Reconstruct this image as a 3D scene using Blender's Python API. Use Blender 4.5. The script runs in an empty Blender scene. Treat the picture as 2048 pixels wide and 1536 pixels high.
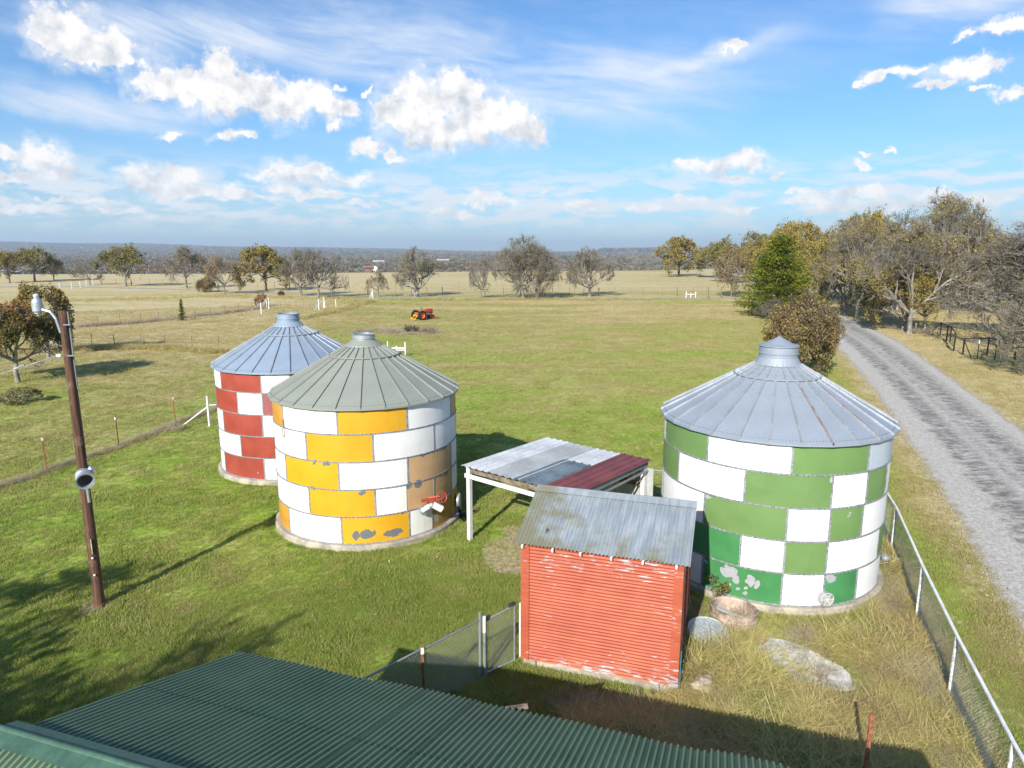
import bpy, bmesh, math, random
import numpy as np
from mathutils import Vector, Matrix
R = math.radians
rnd = random.Random(7)
nrg = np.random.default_rng(11)
S = bpy.context.scene
COL = S.collection

# ------------------------------------------------------------------ camera
CAM_H, PITCH, FPX = 8.2, R(11.1), 1366.0
cam_d = bpy.data.cameras.new('camera')
cam = bpy.data.objects.new('camera', cam_d)
COL.objects.link(cam)
cam.location = (0, 0, CAM_H)
cam.rotation_euler = (R(90) - PITCH, 0, 0)
cam_d.sensor_width = 36.0
cam_d.lens = 36.0 * FPX / 2048.0
cam_d.clip_start = 0.1
cam_d.clip_end = 60000
S.camera = cam
S.view_settings.view_transform = 'Standard'
S.view_settings.look = 'None'
S.view_settings.exposure = 0.78
S.cycles.max_bounces = 6; S.cycles.diffuse_bounces = 3; S.cycles.glossy_bounces = 2; S.cycles.transmission_bounces = 3; S.cycles.volume_bounces = 0
S.cycles.caustics_reflective = False; S.cycles.caustics_refractive = False
S.view_settings.gamma = 1
S.view_settings.use_curve_mapping = False

# ------------------------------------------------------------------ sun and sky
SUN_AZ, SUN_EL = R(202.4), R(29.5)      # azimuth clockwise from +Y, behind the camera to the left
sun_d = bpy.data.lights.new('sun', 'SUN')
sun_d.energy = 4.3
sun_d.angle = R(0.5)
sun_d.color = (1.0, 0.93, 0.82)
sun = bpy.data.objects.new('sun', sun_d)
COL.objects.link(sun)
sd = Vector((math.sin(SUN_AZ) * math.cos(SUN_EL), math.cos(SUN_AZ) * math.cos(SUN_EL), math.sin(SUN_EL)))
sun.rotation_euler = sd.to_track_quat('Z', 'Y').to_euler()
sun.location = (-20, -40, 40)

def pdir(px, py):
    u = (px - 1024) / FPX; v = (768 - py) / FPX
    return Vector((u, math.cos(PITCH) + v * math.sin(PITCH), -math.sin(PITCH) + v * math.cos(PITCH)))
def azel(px, py):
    d = pdir(px, py).normalized()
    return math.atan2(d.x, d.y), math.asin(d.z)
def G(px, py, z=0.0):
    d = pdir(px, py); t = (z - CAM_H) / d.z
    return (d.x * t, d.y * t)

class NT:
    """small helper for node trees"""
    def __init__(s, tree): s.t = tree
    def n(s, typ, **kw):
        nd = s.t.nodes.new(typ)
        for k, v in kw.items(): setattr(nd, k, v)
        return nd
    def link(s, a, b): s.t.links.new(a, b)
    def put(s, sock, v):
        if isinstance(v, bpy.types.NodeSocket): s.link(v, sock)
        else: sock.default_value = v
    def m(s, op, a, b=0.0, c=None, clamp=False):
        nd = s.n('ShaderNodeMath', operation=op, use_clamp=clamp)
        s.put(nd.inputs[0], a); s.put(nd.inputs[1], b)
        if c is not None: s.put(nd.inputs[2], c)
        return nd.outputs[0]
    def vm(s, op, a, b=(0, 0, 0)):
        nd = s.n('ShaderNodeVectorMath', operation=op)
        s.put(nd.inputs[0], a)
        if op == 'SCALE': s.put(nd.inputs['Scale'], b)
        else: s.put(nd.inputs[1], b)
        return nd.outputs['Value'] if op in ('LENGTH', 'DOT_PRODUCT') else nd.outputs[0]
    def noise(s, vec, scale, detail=3.0, rough=0.55, dim='3D'):
        nd = s.n('ShaderNodeTexNoise', noise_dimensions=dim)
        s.put(nd.inputs['Vector'], vec); nd.inputs['Scale'].default_value = scale
        nd.inputs['Detail'].default_value = detail; nd.inputs['Roughness'].default_value = rough
        return nd
    def step(s, v, a, b, lo=0.0, hi=1.0):
        nd = s.n('ShaderNodeMapRange', interpolation_type='SMOOTHSTEP')
        s.put(nd.inputs[0], v)
        nd.inputs[1].default_value = a; nd.inputs[2].default_value = b
        nd.inputs[3].default_value = lo; nd.inputs[4].default_value = hi
        return nd.outputs[0]
    def mix(s, f, a, b, blend='MIX'):
        nd = s.n('ShaderNodeMix', data_type='RGBA', blend_type=blend)
        s.put(nd.inputs[0], f)
        for i, v in ((6, a), (7, b)):
            if isinstance(v, tuple) and len(v) == 3: v = v + (1.0,)
            s.put(nd.inputs[i], v)
        return nd.outputs[2]
    def sep(s, v):
        nd = s.n('ShaderNodeSeparateXYZ'); s.link(v, nd.inputs[0]); return nd.outputs
    def comb(s, x, y, z=0.0):
        nd = s.n('ShaderNodeCombineXYZ')
        s.put(nd.inputs[0], x); s.put(nd.inputs[1], y); s.put(nd.inputs[2], z)
        return nd.outputs[0]

W = bpy.data.worlds.new('World')
S.world = W
W.use_nodes = True
wt = W.node_tree
for n_ in list(wt.nodes): wt.nodes.remove(n_)
N = NT(wt)
out = N.n('ShaderNodeOutputWorld'); bg = N.n('ShaderNodeBackground')
sky = N.n('ShaderNodeTexSky', sky_type='NISHITA')
sky.sun_disc = False
sky.sun_elevation = SUN_EL; sky.sun_rotation = SUN_AZ
sky.altitude = 250; sky.air_density = 1.0; sky.dust_density = 0.55; sky.ozone_density = 2.2
SKYS = 0.098
bg.inputs['Strength'].default_value = SKYS
tc = N.n('ShaderNodeTexCoord')
dv = tc.outputs['Generated']
x_, y_, z_ = N.sep(dv)
az = N.m('ARCTAN2', x_, y_)
el = N.m('ARCSINE', z_)
P0 = N.comb(az, el, 0.0)
# cumulus: union of puffs, their outline broken by noise
wn = N.noise(dv, 9.0, 5.0, 0.6)
wv = N.vm('SCALE', N.vm('SUBTRACT', wn.outputs['Color'], (0.5, 0.5, 0.5)), 0.055)
wn2 = N.noise(dv, 34.0, 4.0, 0.65)
wv2 = N.vm('SCALE', N.vm('SUBTRACT', wn2.outputs['Color'], (0.5, 0.5, 0.5)), 0.034)
P1 = N.vm('MULTIPLY', N.vm('ADD', N.vm('ADD', P0, wv), wv2), (1, 1, 0))
PUFFS = [(135,45,42,32),(110,65,42,34),(160,85,48,34),(215,88,52,27),(180,108,35,18),(264,114,12,6),
 (325,160,50,28),(390,172,58,34),(450,142,38,32),(455,190,62,38),(520,192,60,38),(565,222,48,34),(612,192,46,32),(645,215,38,26),(690,228,44,22),
 (668,175,14,9),(735,187,12,9),(655,256,22,12),(465,278,36,11),(345,262,20,10),
 (800,232,54,44),(850,205,60,48),(915,188,46,40),(880,262,100,38),(960,242,76,50),(1010,245,64,44),(1058,262,58,32),(740,302,42,18),(792,312,30,10),
 (90,325,45,28),(70,352,64,13),(18,356,34,12),(8,300,20,14),(130,342,26,16),
 (318,362,62,24),(352,352,40,22),(405,386,52,15),(485,400,50,9),(592,352,64,21),(620,342,38,19),(700,358,52,15),(540,362,48,14),(612,388,74,12),
 (975,398,60,13),(960,388,32,14),(1090,386,14,6),(1150,412,36,13),(1290,416,42,12),(1175,404,20,8),(900,420,50,9),(720,412,40,9),
 (1440,328,80,19),(1482,314,52,19),(1392,326,42,12),(1452,352,42,9),(1552,351,22,8),
 (1932,132,46,22),(1888,157,48,9),(1740,146,24,16),(1800,132,50,9),(1708,157,14,9),(2022,184,16,16),(1975,174,26,6),(2012,44,46,12),(1945,56,16,6),(1720,328,20,8),(1730,304,18,5),(1780,300,9,5),(1480,88,30,9),
 (1620,388,42,12),(1700,382,62,13),(1752,370,26,8),(1650,404,66,12),(1862,388,42,13),(1990,388,32,9),(1810,404,110,15),(1470,410,40,10),(1370,398,34,8),
 (150,402,60,8),(40,418,70,9),(250,418,70,8)]
F = None
for (cx, cy, rx, ry) in PUFFS:
    a, e = azel(cx, cy)
    k = max(0.6, 1.0)
    q = N.vm('LENGTH', N.vm('MULTIPLY', N.vm('SUBTRACT', P1, (a, e, 0)), (FPX / (rx * (1.1 if rx > 30 else 0.9)), FPX / (ry * (1.1 if ry > 20 else 0.85)), 0)))
    F = q if F is None else N.m('SMOOTH_MIN', F, q, 0.12)
F = N.m('SUBTRACT', 1.0, F)
det = N.noise(dv, 60.0, 6.0, 0.62)
F2 = N.m('ADD', F, N.m('MULTIPLY', N.m('SUBTRACT', det.outputs[0], 0.5), 1.6))
# shading of the puffs: relief along the light, greyer towards their undersides
nA = N.noise(dv, 26.0, 5.0, 0.6)
nB = N.noise(N.vm('ADD', dv, (-0.010, -0.002, 0.014)), 26.0, 5.0, 0.6)
rel = N.m('SUBTRACT', nA.outputs[0], nB.outputs[0])
wis = N.m('ADD', F, N.m('MULTIPLY', N.m('SUBTRACT', nA.outputs[0], 0.5), 2.2))
cl_alpha = N.m('MAXIMUM', N.step(F2, -0.06, 0.46), N.step(wis, -0.35, 0.5, 0.0, 0.45))
SH = None
for (cx, cy, rx, ry) in [(1010,292,90,16),(880,300,60,12),(470,215,60,16),(560,245,40,14),(150,85,50,16),(90,350,50,8),(320,378,60,8),(620,368,80,7),(1440,345,70,8),(1800,412,90,10),(960,408,50,7),(800,260,40,22),(930,225,40,22),(520,200,30,20)]:
    a, e = azel(cx, cy)
    q = N.vm('LENGTH', N.vm('MULTIPLY', N.vm('SUBTRACT', P1, (a, e, 0)), (FPX / (rx * 1.5), FPX / (ry * 2.0), 0)))
    SH = q if SH is None else N.m('SMOOTH_MIN', SH, q, 0.3)
shade = N.step(SH, 0.2, 1.15)
lum = N.m('ADD', N.m('ADD', 0.45, N.m('MULTIPLY', shade, 0.42)), N.m('MULTIPLY', rel, 2.6))
lum = N.m('MINIMUM', N.m('MAXIMUM', lum, 0.0), 1.0)
CLW = 0.60 / SKYS
cl_col = N.mix(lum, (0.55 * CLW, 0.61 * CLW, 0.70 * CLW), (1.12 * CLW, 1.08 * CLW, 1.05 * CLW))
# high thin streaks
rot = R(-9)
sx = N.m('ADD', N.m('MULTIPLY', az, math.cos(rot)), N.m('MULTIPLY', el, -math.sin(rot)))
sy = N.m('ADD', N.m('MULTIPLY', az, math.sin(rot) * -1.0), N.m('MULTIPLY', el, math.cos(rot)))
cw = N.noise(N.comb(N.m('MULTIPLY', sx, 1.6), N.m('MULTIPLY', sy, 5.0), 3.3), 1.0, 3.0)
sy2 = N.m('ADD', sy, N.m('MULTIPLY', N.m('SUBTRACT', cw.outputs[0], 0.5), 0.14))
st = N.noise(N.comb(N.m('MULTIPLY', sx, 2.2), N.m('MULTIPLY', sy2, 15.0), 1.0), 1.5, 7.0, 0.62)
def streak(px0, py0, px1, py1, wid):
    a0, e0 = azel(px0, py0); a1, e1 = azel(px1, py1)
    L = math.hypot(a1 - a0, e1 - e0); ux, uy = (a1 - a0) / L, (e1 - e0) / L
    q = N.vm('SUBTRACT', N.vm('ADD', P0, N.vm('SCALE', wv, 1.2)), (a0, e0, 0))
    t = N.vm('DOT_PRODUCT', q, (ux, uy, 0)); w = N.vm('DOT_PRODUCT', q, (-uy, ux, 0))
    c = N.m('MULTIPLY', N.step(t, -0.06, L * 0.25), N.step(t, L + 0.03, L * 0.7))
    return N.m('MULTIPLY', c, N.step(N.m('ABSOLUTE', w), wid / FPX, 0.0))
cir = streak(380, 10, 1600, 190, 95)
for a_ in [(-200, 15, 700, 75, 60), (0, 180, 420, 240, 45), (1100, 190, 1600, 70, 30), (1640, 358, 2060, 338, 8), (1800, 20, 2200, -60, 60), (780, 150, 1300, 215, 40)]:
    cir = N.m('MAXIMUM', cir, streak(*a_))
bgst = N.step(st.outputs[0], 0.35, 0.85, 0.0, 0.32)
cir_a = N.m('ADD', N.m('MULTIPLY', N.m('MULTIPLY', cir, N.step(st.outputs[0], 0.22, 0.66)), 0.85), N.m('MULTIPLY', bgst, N.step(el, 0.0, 0.5, 0.6, 1.0)), clamp=True)
# broken low cloud band above the horizon and the pale air below it
lb = N.noise(N.comb(N.m('MULTIPLY', az, 9.0), N.m('MULTIPLY', el, 34.0), 7.7), 1.7, 8.0, 0.62)
band = N.m('MULTIPLY', N.step(el, 0.010, 0.05), N.step(el, 0.135, 0.07))
lowc = N.m('MULTIPLY', N.m('MULTIPLY', N.step(lb.outputs[0], 0.43, 0.58), band), 0.80)
hz = N.step(el, 0.30, -0.02)
hz2 = N.m('MULTIPLY', N.m('POWER', hz, 2.4), 0.52)
skc = N.mix(1.0, sky.outputs[0], (0.47, 0.735, 0.96), 'MULTIPLY')
c1 = N.mix(hz2, skc, (0.50 * CLW, 0.63 * CLW, 0.80 * CLW))
c2 = N.mix(cir_a, c1, (0.84 * CLW, 0.90 * CLW, 1.0 * CLW))
c3 = N.mix(lowc, c2, (0.90 * CLW, 0.93 * CLW, 0.97 * CLW))
elf = N.step(el, 0.02, 0.16, 0.72, 1.0)
c4 = N.mix(N.m('MULTIPLY', cl_alpha, elf), c3, cl_col)
N.link(c4, bg.inputs['Color']); N.link(bg.outputs[0], out.inputs['Surface'])
W.cycles.sampling_method = 'MANUAL'
W.cycles.sample_map_resolution = 512

# ------------------------------------------------------------------ object helpers
def tag(o, label=None, cat=None, group=None, kind=None):
    if label: o['label'] = label
    if cat: o['category'] = cat
    if group: o['group'] = group
    if kind: o['kind'] = kind
    return o
def empty(name, loc=(0, 0, 0), rz=0.0, **kw):
    o = bpy.data.objects.new(name, None); COL.objects.link(o)
    o.location = loc; o.rotation_euler = (0, 0, rz)
    o.empty_display_size = 0.3
    return tag(o, **kw)
def link(name, me, parent=None, loc=None, rz=None):
    o = bpy.data.objects.new(name, me); COL.objects.link(o)
    if parent: o.parent = parent
    if loc: o.location = loc
    if rz is not None: o.rotation_euler = (0, 0, rz)
    return o
def copy_tree(o, parent=None):
    c = o.copy(); COL.objects.link(c); c.parent = parent
    for ch in o.children: copy_tree(ch, c)
    return c

class MB:
    def __init__(s): s.v = []; s.f = []; s.mi = []; s.cur = 0
    def add(s, vs, fs):
        b = len(s.v); s.v.extend([tuple(q) for q in vs])
        s.f.extend([tuple(b + i for i in f) for f in fs]); s.mi.extend([s.cur] * len(fs))
        return s
    def box(s, c, d, rz=0.0, ry=0.0, rx=0.0):
        M = Matrix.Translation(c) @ Matrix.Rotation(rz, 4, 'Z') @ Matrix.Rotation(ry, 4, 'Y') @ Matrix.Rotation(rx, 4, 'X')
        hx, hy, hz_ = d[0] / 2, d[1] / 2, d[2] / 2
        vs = [M @ Vector((i * hx, j * hy, k * hz_)) for i in (-1, 1) for j in (-1, 1) for k in (-1, 1)]
        return s.add(vs, [(0, 1, 3, 2), (4, 6, 7, 5), (0, 4, 5, 1), (2, 3, 7, 6), (0, 2, 6, 4), (1, 5, 7, 3)])
    def tube(s, p0, p1, r0, r1=None, n=8, cap=True):
        r1 = r0 if r1 is None else r1
        p0 = Vector(p0); p1 = Vector(p1); d = (p1 - p0)
        if d.length < 1e-6: return s
        d.normalize(); a = d.orthogonal().normalized(); b = d.cross(a)
        vs = []
        for p, r in ((p0, r0), (p1, r1)):
            for i in range(n):
                t = 2 * math.pi * i / n
                vs.append(p + a * math.cos(t) * r + b * math.sin(t) * r)
        fs = [(i, (i + 1) % n, n + (i + 1) % n, n + i) for i in range(n)]
        if cap: fs += [tuple(range(n - 1, -1, -1)), tuple(range(n, 2 * n))]
        return s.add(vs, fs)
    def path(s, pts, rad, n=6):
        for a, b in zip(pts[:-1], pts[1:]): s.tube(a, b, rad, rad, n)
        return s
    def lathe(s, prof, n=32, M=None, close=False):
        vs = []
        for (r, z) in prof:
            for i in range(n):
                t = 2 * math.pi * i / n
                p = Vector((r * math.cos(t), r * math.sin(t), z)); vs.append(M @ p if M else p)
        fs = []
        for k in range(len(prof) - 1):
            for i in range(n):
                fs.append((k * n + i, k * n + (i + 1) % n, (k + 1) * n + (i + 1) % n, (k + 1) * n + i))
        if close:
            for i in range(n):
                k = len(prof) - 1
                fs.append((k * n + i, k * n + (i + 1) % n, (i + 1) % n, i))
        return s.add(vs, fs)
    def mesh(s, name, mats, smooth=False):
        me = bpy.data.meshes.new(name); me.from_pydata(s.v, [], s.f)
        if not isinstance(mats, (list, tuple)): mats = [mats]
        for m_ in mats: me.materials.append(m_)
        if len(mats) > 1: me.polygons.foreach_set('material_index', s.mi)
        if smooth: me.polygons.foreach_set('use_smooth', [True] * len(s.f))
        me.update(); return me
    def build(s, name, mats, parent=None, smooth=False, **kw):
        o = link(name, s.mesh(name, mats, smooth), parent); return tag(o, **kw)

def pmesh(name, v, f, mats, mi=None):
    """fast mesh from numpy arrays of triangles / quads"""
    me = bpy.data.meshes.new(name)
    nf, k = f.shape
    me.vertices.add(len(v)); me.vertices.foreach_set('co', v.astype(np.float32).ravel())
    me.loops.add(nf * k); me.loops.foreach_set('vertex_index', f.astype(np.int32).ravel())
    me.polygons.add(nf); me.polygons.foreach_set('loop_start', np.arange(0, nf * k, k, dtype=np.int32))
    for m_ in mats: me.materials.append(m_)
    if mi is not None: me.polygons.foreach_set('material_index', mi.astype(np.int32))
    me.update(calc_edges=True); me.validate()
    return me

# ------------------------------------------------------------------ materials
def newmat(name):
    m = bpy.data.materials.new(name); m.use_nodes = True
    nt = NT(m.node_tree); b = m.node_tree.nodes['Principled BSDF']
    return m, nt, b
def bump(nt, b, h, strength=0.3, dist=0.02):
    bn = nt.n('ShaderNodeBump'); nt.put(bn.inputs['Height'], h)
    bn.inputs['Strength'].default_value = strength; bn.inputs['Distance'].default_value = dist
    nt.link(bn.outputs[0], b.inputs['Normal'])
def simple(name, c, rough=0.6, metal=0.0, var=0.25, scale=6.0, c2=None, spec=0.5, stretch=None, bmp=0.0):
    m, nt, b = newmat(name)
    tcn = nt.n('ShaderNodeTexCoord'); v = tcn.outputs['Object']
    if stretch: v = nt.vm('MULTIPLY', v, stretch)
    n1 = nt.noise(v, scale, 5.0, 0.6); n2 = nt.noise(v, scale * 6, 3.0, 0.6)
    c2 = c2 or tuple(q * (1 - var * 1.6) for q in c)
    f = nt.m('ADD', nt.m('MULTIPLY', n1.outputs[0], 0.7), nt.m('MULTIPLY', n2.outputs[0], 0.3))
    col = nt.mix(nt.step(f, 0.36, 0.64), c2, tuple(min(1, q * (1 + var * 0.4)) for q in c))
    nt.link(col, b.inputs['Base Color'])
    b.inputs['Roughness'].default_value = rough; b.inputs['Metallic'].default_value = metal
    b.inputs['Specular IOR Level'].default_value = spec
    if bmp: bump(nt, b, n2.outputs[0], bmp)
    return m
def leafmat(name, cols, rough=0.6, trans=0.25, pscale=0.35):
    """foliage: a hue per leaf, large patches of another hue"""
    m, nt, b = newmat(name)
    g = nt.n('ShaderNodeNewGeometry')
    oi = nt.n('ShaderNodeObjectInfo')
    ramp = nt.n('ShaderNodeValToRGB')
    nn = nt.noise(g.outputs['Position'], pscale, 2.0)
    f = nt.m('ADD', nt.m('MULTIPLY', g.outputs['Random Per Island'], 0.5), nt.m('MULTIPLY', nt.step(nn.outputs[0], 0.3, 0.7), 0.5))
    nt.link(f, ramp.inputs[0])
    e = ramp.color_ramp.elements
    while len(e) < len(cols): e.new(0.5)
    for i, c in enumerate(cols):
        e[i].position = i / (len(cols) - 1); e[i].color = c + (1,)
    nt.link(ramp.outputs[0], b.inputs['Base Color'])
    b.inputs['Roughness'].default_value = rough
    b.inputs['Specular IOR Level'].default_value = 0.25
    if trans:
        tr = nt.n('ShaderNodeBsdfTranslucent'); nt.link(ramp.outputs[0], tr.inputs[0])
        mx = nt.n('ShaderNodeMixShader'); mx.inputs[0].default_value = trans
        nt.link(b.outputs[0], mx.inputs[1]); nt.link(tr.outputs[0], mx.inputs[2])
        nt.link(mx.outputs[0], m.node_tree.nodes['Material Output'].inputs[0])
    return m
def paint(name, col, patches=(), fade=0.12, rim=(0.42, 0.45, 0.47), chip=0.0, dirt=0.12):
    """painted steel of a bin wall: (angle deg, z, half width m, half height m) patches where the paint came off"""
    m, nt, b = newmat(name)
    tcn = nt.n('ShaderNodeTexCoord'); v = tcn.outputs['Object']
    n1 = nt.noise(v, 1.3, 4.0); n2 = nt.noise(v, 9.0, 5.0, 0.65)
    oi = nt.n('ShaderNodeObjectInfo').outputs['Random']
    dr = nt.noise(nt.vm('MULTIPLY', v, (7, 7, 0.6)), 1.0, 4.0)
    c = nt.mix(nt.step(n1.outputs[0], 0.3, 0.7), tuple(q * (1 - fade) for q in col), tuple(min(0.85, q * (1 + fade) + 0.01) for q in col))
    c = nt.mix(nt.m('MULTIPLY', nt.step(dr.outputs[0], 0.5, 0.75), dirt), c, tuple(q * 0.55 + 0.05 for q in col))
    c = nt.mix(nt.m('MULTIPLY', oi, 0.16), c, tuple(q * 0.5 + 0.06 for q in col))
    msk = nt.step(n2.outputs[0], 0.74 - chip, 0.76 - chip)
    if patches:
        x, y, z = nt.sep(v)
        th = nt.m('MULTIPLY', nt.m('ARCTAN2', x, nt.m('MULTIPLY', y, -1.0)), 2.73)
        p = nt.comb(th, z)
        wn_ = nt.noise(v, 4.5, 4.0)
        p = nt.vm('ADD', p, nt.vm('MULTIPLY', nt.vm('SUBTRACT', wn_.outputs['Color'], (0.5, 0.5, 0.5)), (0.30, 0.24, 0)))
        acc = None
        for (a, pz, ww, hh) in patches:
            q = nt.vm('LENGTH', nt.vm('MULTIPLY', nt.vm('SUBTRACT', p, (R(a) * 2.73, pz, 0)), (1 / ww, 1 / hh, 0)))
            acc = q if acc is None else nt.m('MINIMUM', acc, q)
        msk = nt.m('MAXIMUM', msk, nt.step(acc, 1.04, 0.98))
    bare = nt.mix(n2.outputs[0], tuple(q * 0.55 for q in rim), rim)
    nt.link(nt.mix(msk, c, bare), b.inputs['Base Color'])
    b.inputs['Roughness'].default_value = 0.55
    b.inputs['Specular IOR Level'].default_value = 0.3
    bump(nt, b, nt.m('ADD', nt.m('MULTIPLY', n1.outputs[0], 1.0), nt.m('MULTIPLY', msk, -0.1)), 0.12, 0.05)
    return m
def galv(name, c=(0.42, 0.46, 0.50), rough=0.45, metal=0.55, rust=0.0, var=0.16):
    m, nt, b = newmat(name)
    tcn = nt.n('ShaderNodeTexCoord'); v = tcn.outputs['Object']
    n1 = nt.noise(v, 1.1, 4.0); vo = nt.n('ShaderNodeTexVoronoi'); nt.link(v, vo.inputs['Vector']); vo.inputs['Scale'].default_value = 28
    x, y, z = nt.sep(vo.outputs['Color'])
    f = nt.m('ADD', nt.m('MULTIPLY', n1.outputs[0], 0.75), nt.m('MULTIPLY', x, 0.25))
    col = nt.mix(nt.step(f, 0.3, 0.7), tuple(q * (1 - var) for q in c), tuple(q * (1 + var) for q in c))
    if rust:
        n2 = nt.noise(v, 3.0, 6.0, 0.7)
        col = nt.mix(nt.step(n2.outputs[0], 0.70 - rust, 0.80 - rust), col, (0.22, 0.08, 0.03))
    nt.link(col, b.inputs['Base Color'])
    b.inputs['Metallic'].default_value = metal; b.inputs['Roughness'].default_value = rough
    return m

M = {}
M['galv'] = galv('galvanised_steel', (0.44, 0.47, 0.50))
M['galv_dark'] = galv('dull_galvanised_steel', (0.26, 0.29, 0.30), 0.6, 0.4)
M['roof_blue'] = galv('bluish_roof_steel', (0.27, 0.345, 0.44), 0.55, 0.2, var=0.06)
M['roof_warm'] = galv('weathered_roof_steel', (0.27, 0.29, 0.255), 0.6, 0.15, var=0.06)
M['roof_grey'] = galv('grey_roof_steel', (0.285, 0.325, 0.385), 0.55, 0.2, var=0.06)
M['rust'] = simple('rusty_steel', (0.19, 0.075, 0.04), 0.85, 0.1, 0.4, 5.0, c2=(0.27, 0.25, 0.25))
M['bolt'] = simple('dark_bolt', (0.10, 0.11, 0.12), 0.6, 0.5)
M['concrete'] = simple('weathered_concrete', (0.42, 0.38, 0.31), 0.9, 0, 0.25, 3.0, bmp=0.3)
M['white_post'] = simple('white_painted_steel', (0.78, 0.79, 0.80), 0.45, 0.0, 0.12, 4.0)
M['black_pipe'] = simple('black_painted_pipe', (0.02, 0.022, 0.03), 0.5, 0.2)
M['red_paint'] = simple('red_enamel', (0.45, 0.06, 0.03), 0.5, 0.0, 0.3, 9.0)
M['orange_paint'] = simple('orange_enamel', (0.75, 0.13, 0.03), 0.5, 0.0, 0.2, 9.0)
M['yellow_paint'] = simple('yellow_enamel', (0.80, 0.42, 0.03), 0.5, 0.0, 0.2, 9.0)
M['tyre'] = simple('tyre_rubber', (0.02, 0.02, 0.022), 0.9)
M['bark'] = simple('grey_bark', (0.27, 0.25, 0.215), 0.95, 0, 0.35, 3.0, bmp=0.4)
M['bark_pale'] = simple('pale_bark', (0.33, 0.31, 0.275), 0.95, 0, 0.35, 3.0, bmp=0.4)
M['bark_dark'] = simple('dark_bark', (0.10, 0.085, 0.07), 0.95, 0, 0.35, 3.0, bmp=0.4)
M['twig'] = simple('grey_twigs', (0.235, 0.21, 0.17), 0.95, 0, 0.3, 0.8)
M['twig_dark'] = simple('brown_twigs', (0.13, 0.105, 0.085), 0.95, 0, 0.3, 0.8)
M['wood_old'] = simple('weathered_timber', (0.24, 0.19, 0.14), 0.9, 0, 0.4, 5.0, stretch=(1, 1, 1), bmp=0.3)
M['insulator'] = simple('glazed_porcelain', (0.75, 0.77, 0.80), 0.25)
M['rock'] = simple('pale_limestone', (0.42, 0.36, 0.26), 0.95, 0, 0.3, 4.0, bmp=0.6)
M['cable'] = simple('dull_cable', (0.35, 0.36, 0.34), 0.7)

# pole timber
m, nt, b = newmat('creosoted_pole_timber')
tcn = nt.n('ShaderNodeTexCoord'); v = tcn.outputs['Object']
n1 = nt.noise(nt.vm('MULTIPLY', v, (30, 30, 1.2)), 1.0, 5.0, 0.65); n2 = nt.noise(v, 3.0, 4.0)
col = nt.mix(nt.step(n1.outputs[0], 0.35, 0.65), (0.05, 0.027, 0.018), (0.15, 0.075, 0.045))
col = nt.mix(nt.step(n2.outputs[0], 0.52, 0.72), col, (0.21, 0.13, 0.09))
nt.link(col, b.inputs['Base Color']); b.inputs['Roughness'].default_value = 0.9
bump(nt, b, n1.outputs[0], 0.5, 0.03)
M['pole'] = m

# shed wall: faded red corrugated steel with horizontal flakes of bare metal
m, nt, b = newmat('faded_red_corrugated_steel')
tcn = nt.n('ShaderNodeTexCoord'); v = tcn.outputs['Object']
x, y, z = nt.sep(v)
n1 = nt.noise(v, 1.6, 4.0); n2 = nt.noise(nt.vm('MULTIPLY', v, (3.2, 3.2, 26)), 1.0, 5.0, 0.6); n3 = nt.noise(v, 1.1, 3.0)
n4 = nt.noise(nt.vm('MULTIPLY', v, (1.2, 1.2, 16)), 1.0, 4.0)
col = nt.mix(nt.step(n1.outputs[0], 0.3, 0.7), (0.34, 0.066, 0.034), (0.43, 0.098, 0.050))
col = nt.mix(nt.m('MULTIPLY', nt.step(n4.outputs[0], 0.45, 0.7), 0.5), col, (0.50, 0.15, 0.065))
loc = nt.m('ADD', nt.m('MULTIPLY', nt.step(n3.outputs[0], 0.45, 0.65), 0.10), nt.m('ADD', nt.step(z, 0.5, 0.15, 0, 0.15), nt.m('ADD', nt.step(z, 1.9, 2.4, 0, 0.03), nt.step(x, 1.7, 2.5, 0, 0.035))))
fl = nt.step(nt.m('ADD', n2.outputs[0], loc), 0.70, 0.735)
col = nt.mix(fl, col, nt.mix(n1.outputs[0], (0.26, 0.28, 0.31), (0.50, 0.52, 0.54)))
nt.link(col, b.inputs['Base Color']); b.inputs['Roughness'].default_value = 0.6
M['shed_red'] = m
# shed roof: pale galvanised sheet stained with lichen towards the eave and a little rust
m, nt, b = newmat('lichen_stained_roof_steel')
tcn = nt.n('ShaderNodeTexCoord'); v = tcn.outputs['Object']
x, y, z = nt.sep(v)
n1 = nt.noise(nt.vm('MULTIPLY', v, (9, 1.3, 1.3)), 1.0, 5.0, 0.6); n2 = nt.noise(v, 2.2, 5.0, 0.65); n3 = nt.noise(nt.vm('MULTIPLY', v, (26, 1.4, 1.4)), 1.0, 4.0)
n5 = nt.noise(v, 26.0, 5.0, 0.7)
col = nt.mix(nt.step(n1.outputs[0], 0.3, 0.7), (0.26, 0.31, 0.35), (0.44, 0.485, 0.52))
col = nt.mix(nt.step(n5.outputs[0], 0.45, 0.62, 0.0, 0.35), col, (0.28, 0.33, 0.36))
li = nt.m('ADD', n2.outputs[0], nt.m('ADD', nt.step(x, 1.0, -0.1, 0, 0.26), nt.m('MULTIPLY', nt.step(y, 0.9, -0.2), 0.15)))
li = nt.m('ADD', li, nt.m('MULTIPLY', nt.m('SUBTRACT', n1.outputs[0], 0.5), 0.35))
col = nt.mix(nt.step(li, 0.50, 0.84, 0, 0.9), col, (0.23, 0.22, 0.12))
col = nt.mix(nt.step(n3.outputs[0], 0.69, 0.76, 0, 0.7), col, (0.36, 0.17, 0.09))
col = nt.mix(nt.m('MULTIPLY', nt.n('ShaderNodeObjectInfo').outputs['Random'], 0.22), col, (0.22, 0.24, 0.25))
nt.link(col, b.inputs['Base Color']); b.inputs['Roughness'].default_value = 0.6; b.inputs['Metallic'].default_value = 0.2
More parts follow.
